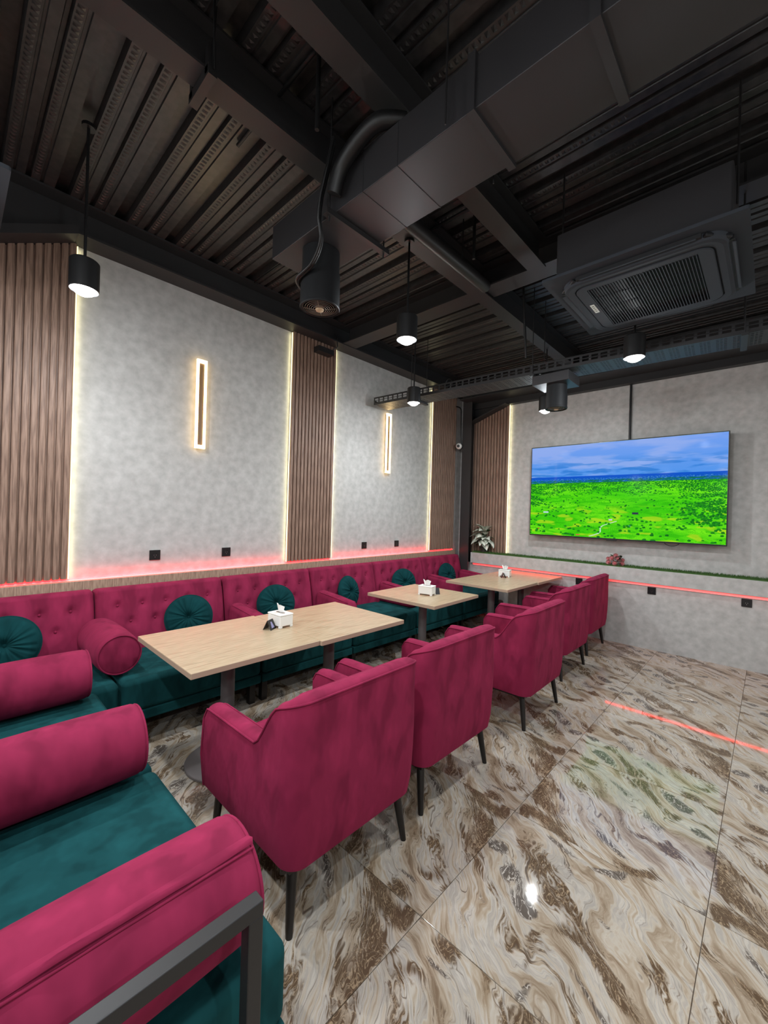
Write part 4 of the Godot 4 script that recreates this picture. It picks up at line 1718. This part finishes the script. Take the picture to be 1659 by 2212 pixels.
func tissue_box(label: String, at: Vector3, yaw: float) -> void:
	var t := thing("tissue_box", label, "tissue box", at)
	t.rotation.y = yaw
	var b := MB.new()
	b.rbox(Vector3(0, 0.048, 0), Vector3(0.15, 0.072, 0.11), 0.006, 2)
	part(t, "body", b, M.white_plastic)
	b = MB.new()
	b.rbox(Vector3(0, 0.089, 0), Vector3(0.154, 0.012, 0.114), 0.005, 2)
	part(t, "lid", b, M.white_plastic)
	b = MB.new()
	flat_prism(b, rrect(0.045, 0.014, 0.0135), 0.0945, 0.0955)
	part(t, "slot", b, M.wire)
	for q in [[-1, -1], [1, -1], [1, 1], [-1, 1]]:
		b = MB.new()
		b.rbox(Vector3(q[0] * 0.064, 0.007, q[1] * 0.044), Vector3(0.022, 0.014, 0.022), 0.003, 1)
		part(t, "foot", b, M.white_plastic)
	b = MB.new()
	var rows := []
	for i in 7:
		var row := []
		for j in 9:
			var f := i / 6.0
			var g := j / 8.0 - 0.5
			row.append(Vector3(g * (0.05 + 0.035 * f), 0.094 + 0.055 * f + 0.008 * sin(g * 9.0) * f, 0.014 * sin(g * 7.0 + 1.0) * (0.3 + f) + 0.014 * f))
		rows.append(row)
	b.grid(rows)
	part(t, "tissue", b, M.tissue)

func tent_card(label: String, at: Vector3, yaw: float, printed: bool) -> void:
	var t := thing("tent_card", label, "sign stand", at)
	t.rotation.y = yaw
	var b := MB.new()
	b.prism([Vector2(-0.032, 0), Vector2(-0.028, 0), Vector2(0.0, 0.058), Vector2(0.028, 0), Vector2(0.032, 0), Vector2(0.002, 0.064), Vector2(-0.002, 0.064)], -0.035, 0.035)
	part(t, "card", b, M.black_plastic)
	if printed:
		b = MB.new()
		var d := Vector3(-0.030, 0.064, 0).normalized()
		var o := Vector3(0.0325, 0.001, 0)
		b.quad(o + d * 0.012 + Vector3(0, 0, 0.018), o + d * 0.012 + Vector3(0, 0, -0.018), o + d * 0.055 + Vector3(0, 0, -0.006), o + d * 0.055 + Vector3(0, 0, 0.008))
		part(t, "print", b, mat(srgb(150, 148, 190), 0.5))

func security_camera() -> void:
	var t := thing("security_camera", "small white security camera with a black lens on the black column", "camera", Vector3(-3.80, 2.735, -5.80))
	var b := MB.new()
	b.xf = Transform3D(Basis(Vector3.RIGHT, PI / 2) * Basis(), Vector3.ZERO)
	b.turn([Vector2(0.045, -0.06), Vector2(0.045, -0.03), Vector2(0.0, -0.03)], 24)
	part(t, "mount", b, M.black_plastic)
	b = MB.new()
	b.lathe([Vector2(0.0, -0.052), Vector2(0.03, -0.043), Vector2(0.046, -0.024), Vector2(0.052, 0.0), Vector2(0.046, 0.024), Vector2(0.03, 0.043), Vector2(0.0, 0.052)], 24)
	part(t, "ball", b, M.white_plastic)
	b = MB.new()
	var dir := Vector3(0.35, -0.1, 0.93).normalized()
	b.xf = Transform3D(Basis.looking_at(dir) * Basis(Vector3.RIGHT, -PI / 2), dir * 0.046)
	b.turn([Vector2(0.024, -0.008), Vector2(0.024, 0.008), Vector2(0.0, 0.010)], 20)
	part(t, "lens", b, M.socket_dark)
	conduit("black cable running up the column to the security camera", [Vector3(-3.78, 2.78, -5.845), Vector3(-3.79, 3.0, -5.84), Vector3(-3.80, 3.38, -5.84), Vector3(-3.9, 3.42, -5.84)], 0.010)

func turf() -> void:
	var t := thing("grass_strip", "strip of short artificial grass on the ledge below the television", "grass", Vector3(0, 0.985, -6.01))
	t.set_meta("kind", "stuff")
	var b := MB.new()
	b.span(Vector3(-3.58, 0, -0.085), Vector3(1.2, 0.012, 0.075))
	part(t, "mat", b, M.grass)
	b = MB.new()
	var rng := RandomNumberGenerator.new()
	rng.seed = 5
	for k in 9000:
		var p := Vector3(rng.randf_range(-3.58, 1.2), 0.008, rng.randf_range(-0.08, 0.078))
		var a := rng.randf() * TAU
		var s := Vector3(cos(a), 0, sin(a)) * 0.0022
		var tip := p + Vector3(rng.randf_range(-0.012, 0.012), rng.randf_range(0.016, 0.034), rng.randf_range(-0.012, 0.012))
		b.tri(p - s, p + s, tip)
	var g := part(t, "blades", b, M.grass)
	g.set_meta("kind", "stuff")

func leaf_mesh(l: float, w: float, varied: bool, sd: int) -> ArrayMesh:
	var b := MB.new()
	b.use_color = varied
	var rng := RandomNumberGenerator.new()
	rng.seed = sd
	var rows := []
	for i in 8:
		var f := i / 7.0
		var wd := w * pow(sin(PI * pow(f, 0.8)), 0.8) * 0.5
		var row := []
		for j in 5:
			var g := (j - 2) / 2.0
			row.append(Vector3(g * wd, -0.5 * l * f * f + absf(g) * wd * 0.35, l * f * 0.9))
		rows.append(row)
	for row in rows:
		row.reverse()
	b.grid(rows)
	if varied:
		for i in 8:
			for j in 5:
				var k := i * 5 + j
				var edge := absf((j - 2) / 2.0)
				var pale := Color(0.80, 0.82, 0.72)
				var dark := Color(0.035, 0.085, 0.03)
				b.c[k] = pale.lerp(dark, clampf(edge * 1.0 - 0.4 + rng.randf_range(-0.2, 0.35), 0.0, 1.0))
	return b.mesh()

func potted_plant() -> void:
	var t := thing("potted_plant", "small potted plant with white and green leaves on the ledge beside the black column", "plant", Vector3(-3.40, 0.985, -6.01))
	var b := MB.new()
	b.turn([Vector2(0.0, 0.0), Vector2(0.05, 0.0), Vector2(0.066, 0.10), Vector2(0.058, 0.10), Vector2(0.055, 0.085), Vector2(0.0, 0.085)], 24)
	part(t, "pot", b, M.pot)
	var rng := RandomNumberGenerator.new()
	rng.seed = 12
	var ms := [leaf_mesh(0.20, 0.13, true, 1), leaf_mesh(0.18, 0.12, true, 2), leaf_mesh(0.16, 0.11, true, 3)]
	var dk := leaf_mesh(0.14, 0.06, false, 4)
	for k in 34:
		var a := TAU * k * 0.381966
		var up := rng.randf_range(0.0, 1.0)
		if cos(a) < -0.15:
			a = PI - a
		var base := Vector3(sin(a) * 0.05, 0.16 + 0.24 * up, cos(a) * 0.03)
		b = MB.new()
		b.tube([Vector3(0, 0.08, 0), base * Vector3(0.6, 0.7, 0.6), base], 0.004, 5)
		part(t, "stem", b, M.leaf_dark)
		var o := put(t, "leaf", ms[k % 3] if k % 4 != 3 else dk, M.leaf_varied if k % 4 != 3 else M.leaf_dark)
		o.position = base
		o.basis = Basis(Vector3.UP, a) * Basis(Vector3.RIGHT, -lerpf(-0.1, 1.0, up) + rng.randf_range(-0.25, 0.25)) * Basis(Vector3.BACK, rng.randf_range(-0.4, 0.4))

func flowers() -> void:
	var t := thing("flower_arrangement", "small arrangement of pink artificial roses on the grass ledge", "flowers", Vector3(-1.465, 0.985, -5.985))
	var b := MB.new()
	b.rbox(Vector3(0, 0.02, 0), Vector3(0.16, 0.04, 0.07), 0.012, 2)
	part(t, "base", b, M.leaf_dark)
	for q in [[-0.075, 0.045, 0.035, 0.033], [0.0, 0.04, 0.045, 0.032], [0.078, 0.042, 0.032, 0.034], [-0.04, 0.10, 0.02, 0.033], [0.035, 0.10, 0.02, 0.033], [0.0, 0.135, 0.0, 0.032], [-0.09, 0.09, 0.0, 0.026], [0.08, 0.085, 0.0, 0.026]]:
		var ce := Vector3(q[0], q[1], q[2])
		var aim := Vector3(q[0] * 2.0, 0.35, 1.0).normalized()
		var r: float = q[3]
		var bs := Basis.looking_at(aim) * Basis(Vector3.RIGHT, -PI / 2)
		b = MB.new()
		b.xf = Transform3D(bs, ce)
		b.lathe([Vector2(0.004, -r * 0.9), Vector2(r * 0.7, -r * 0.5), Vector2(r, 0.0), Vector2(r * 0.95, r * 0.35)], 12)
		b.lathe([Vector2(r * 0.3, -r * 0.3), Vector2(r * 0.62, 0.0), Vector2(r * 0.66, r * 0.45)], 10)
		var fl := part(t, "rose", b, M.petal)
		b = MB.new()
		b.xf = Transform3D(bs, ce)
		b.lathe([Vector2(r * 0.05, -r * 0.2), Vector2(r * 0.36, 0.05 * r), Vector2(r * 0.28, r * 0.5), Vector2(0.0, r * 0.55)], 10)
		part(fl, "heart", b, M.petal_core)
	var dk := leaf_mesh(0.07, 0.035, false, 4)
	for k in 22:
		var o := put(t, "leaf", dk, M.leaf_dark)
		var a := TAU * k * 0.381966
		o.position = Vector3(cos(a) * 0.06, 0.03 + 0.004 * k, sin(a) * 0.025)
		o.basis = Basis(Vector3.UP, a) * Basis(Vector3.RIGHT, -0.4 - 0.03 * k)
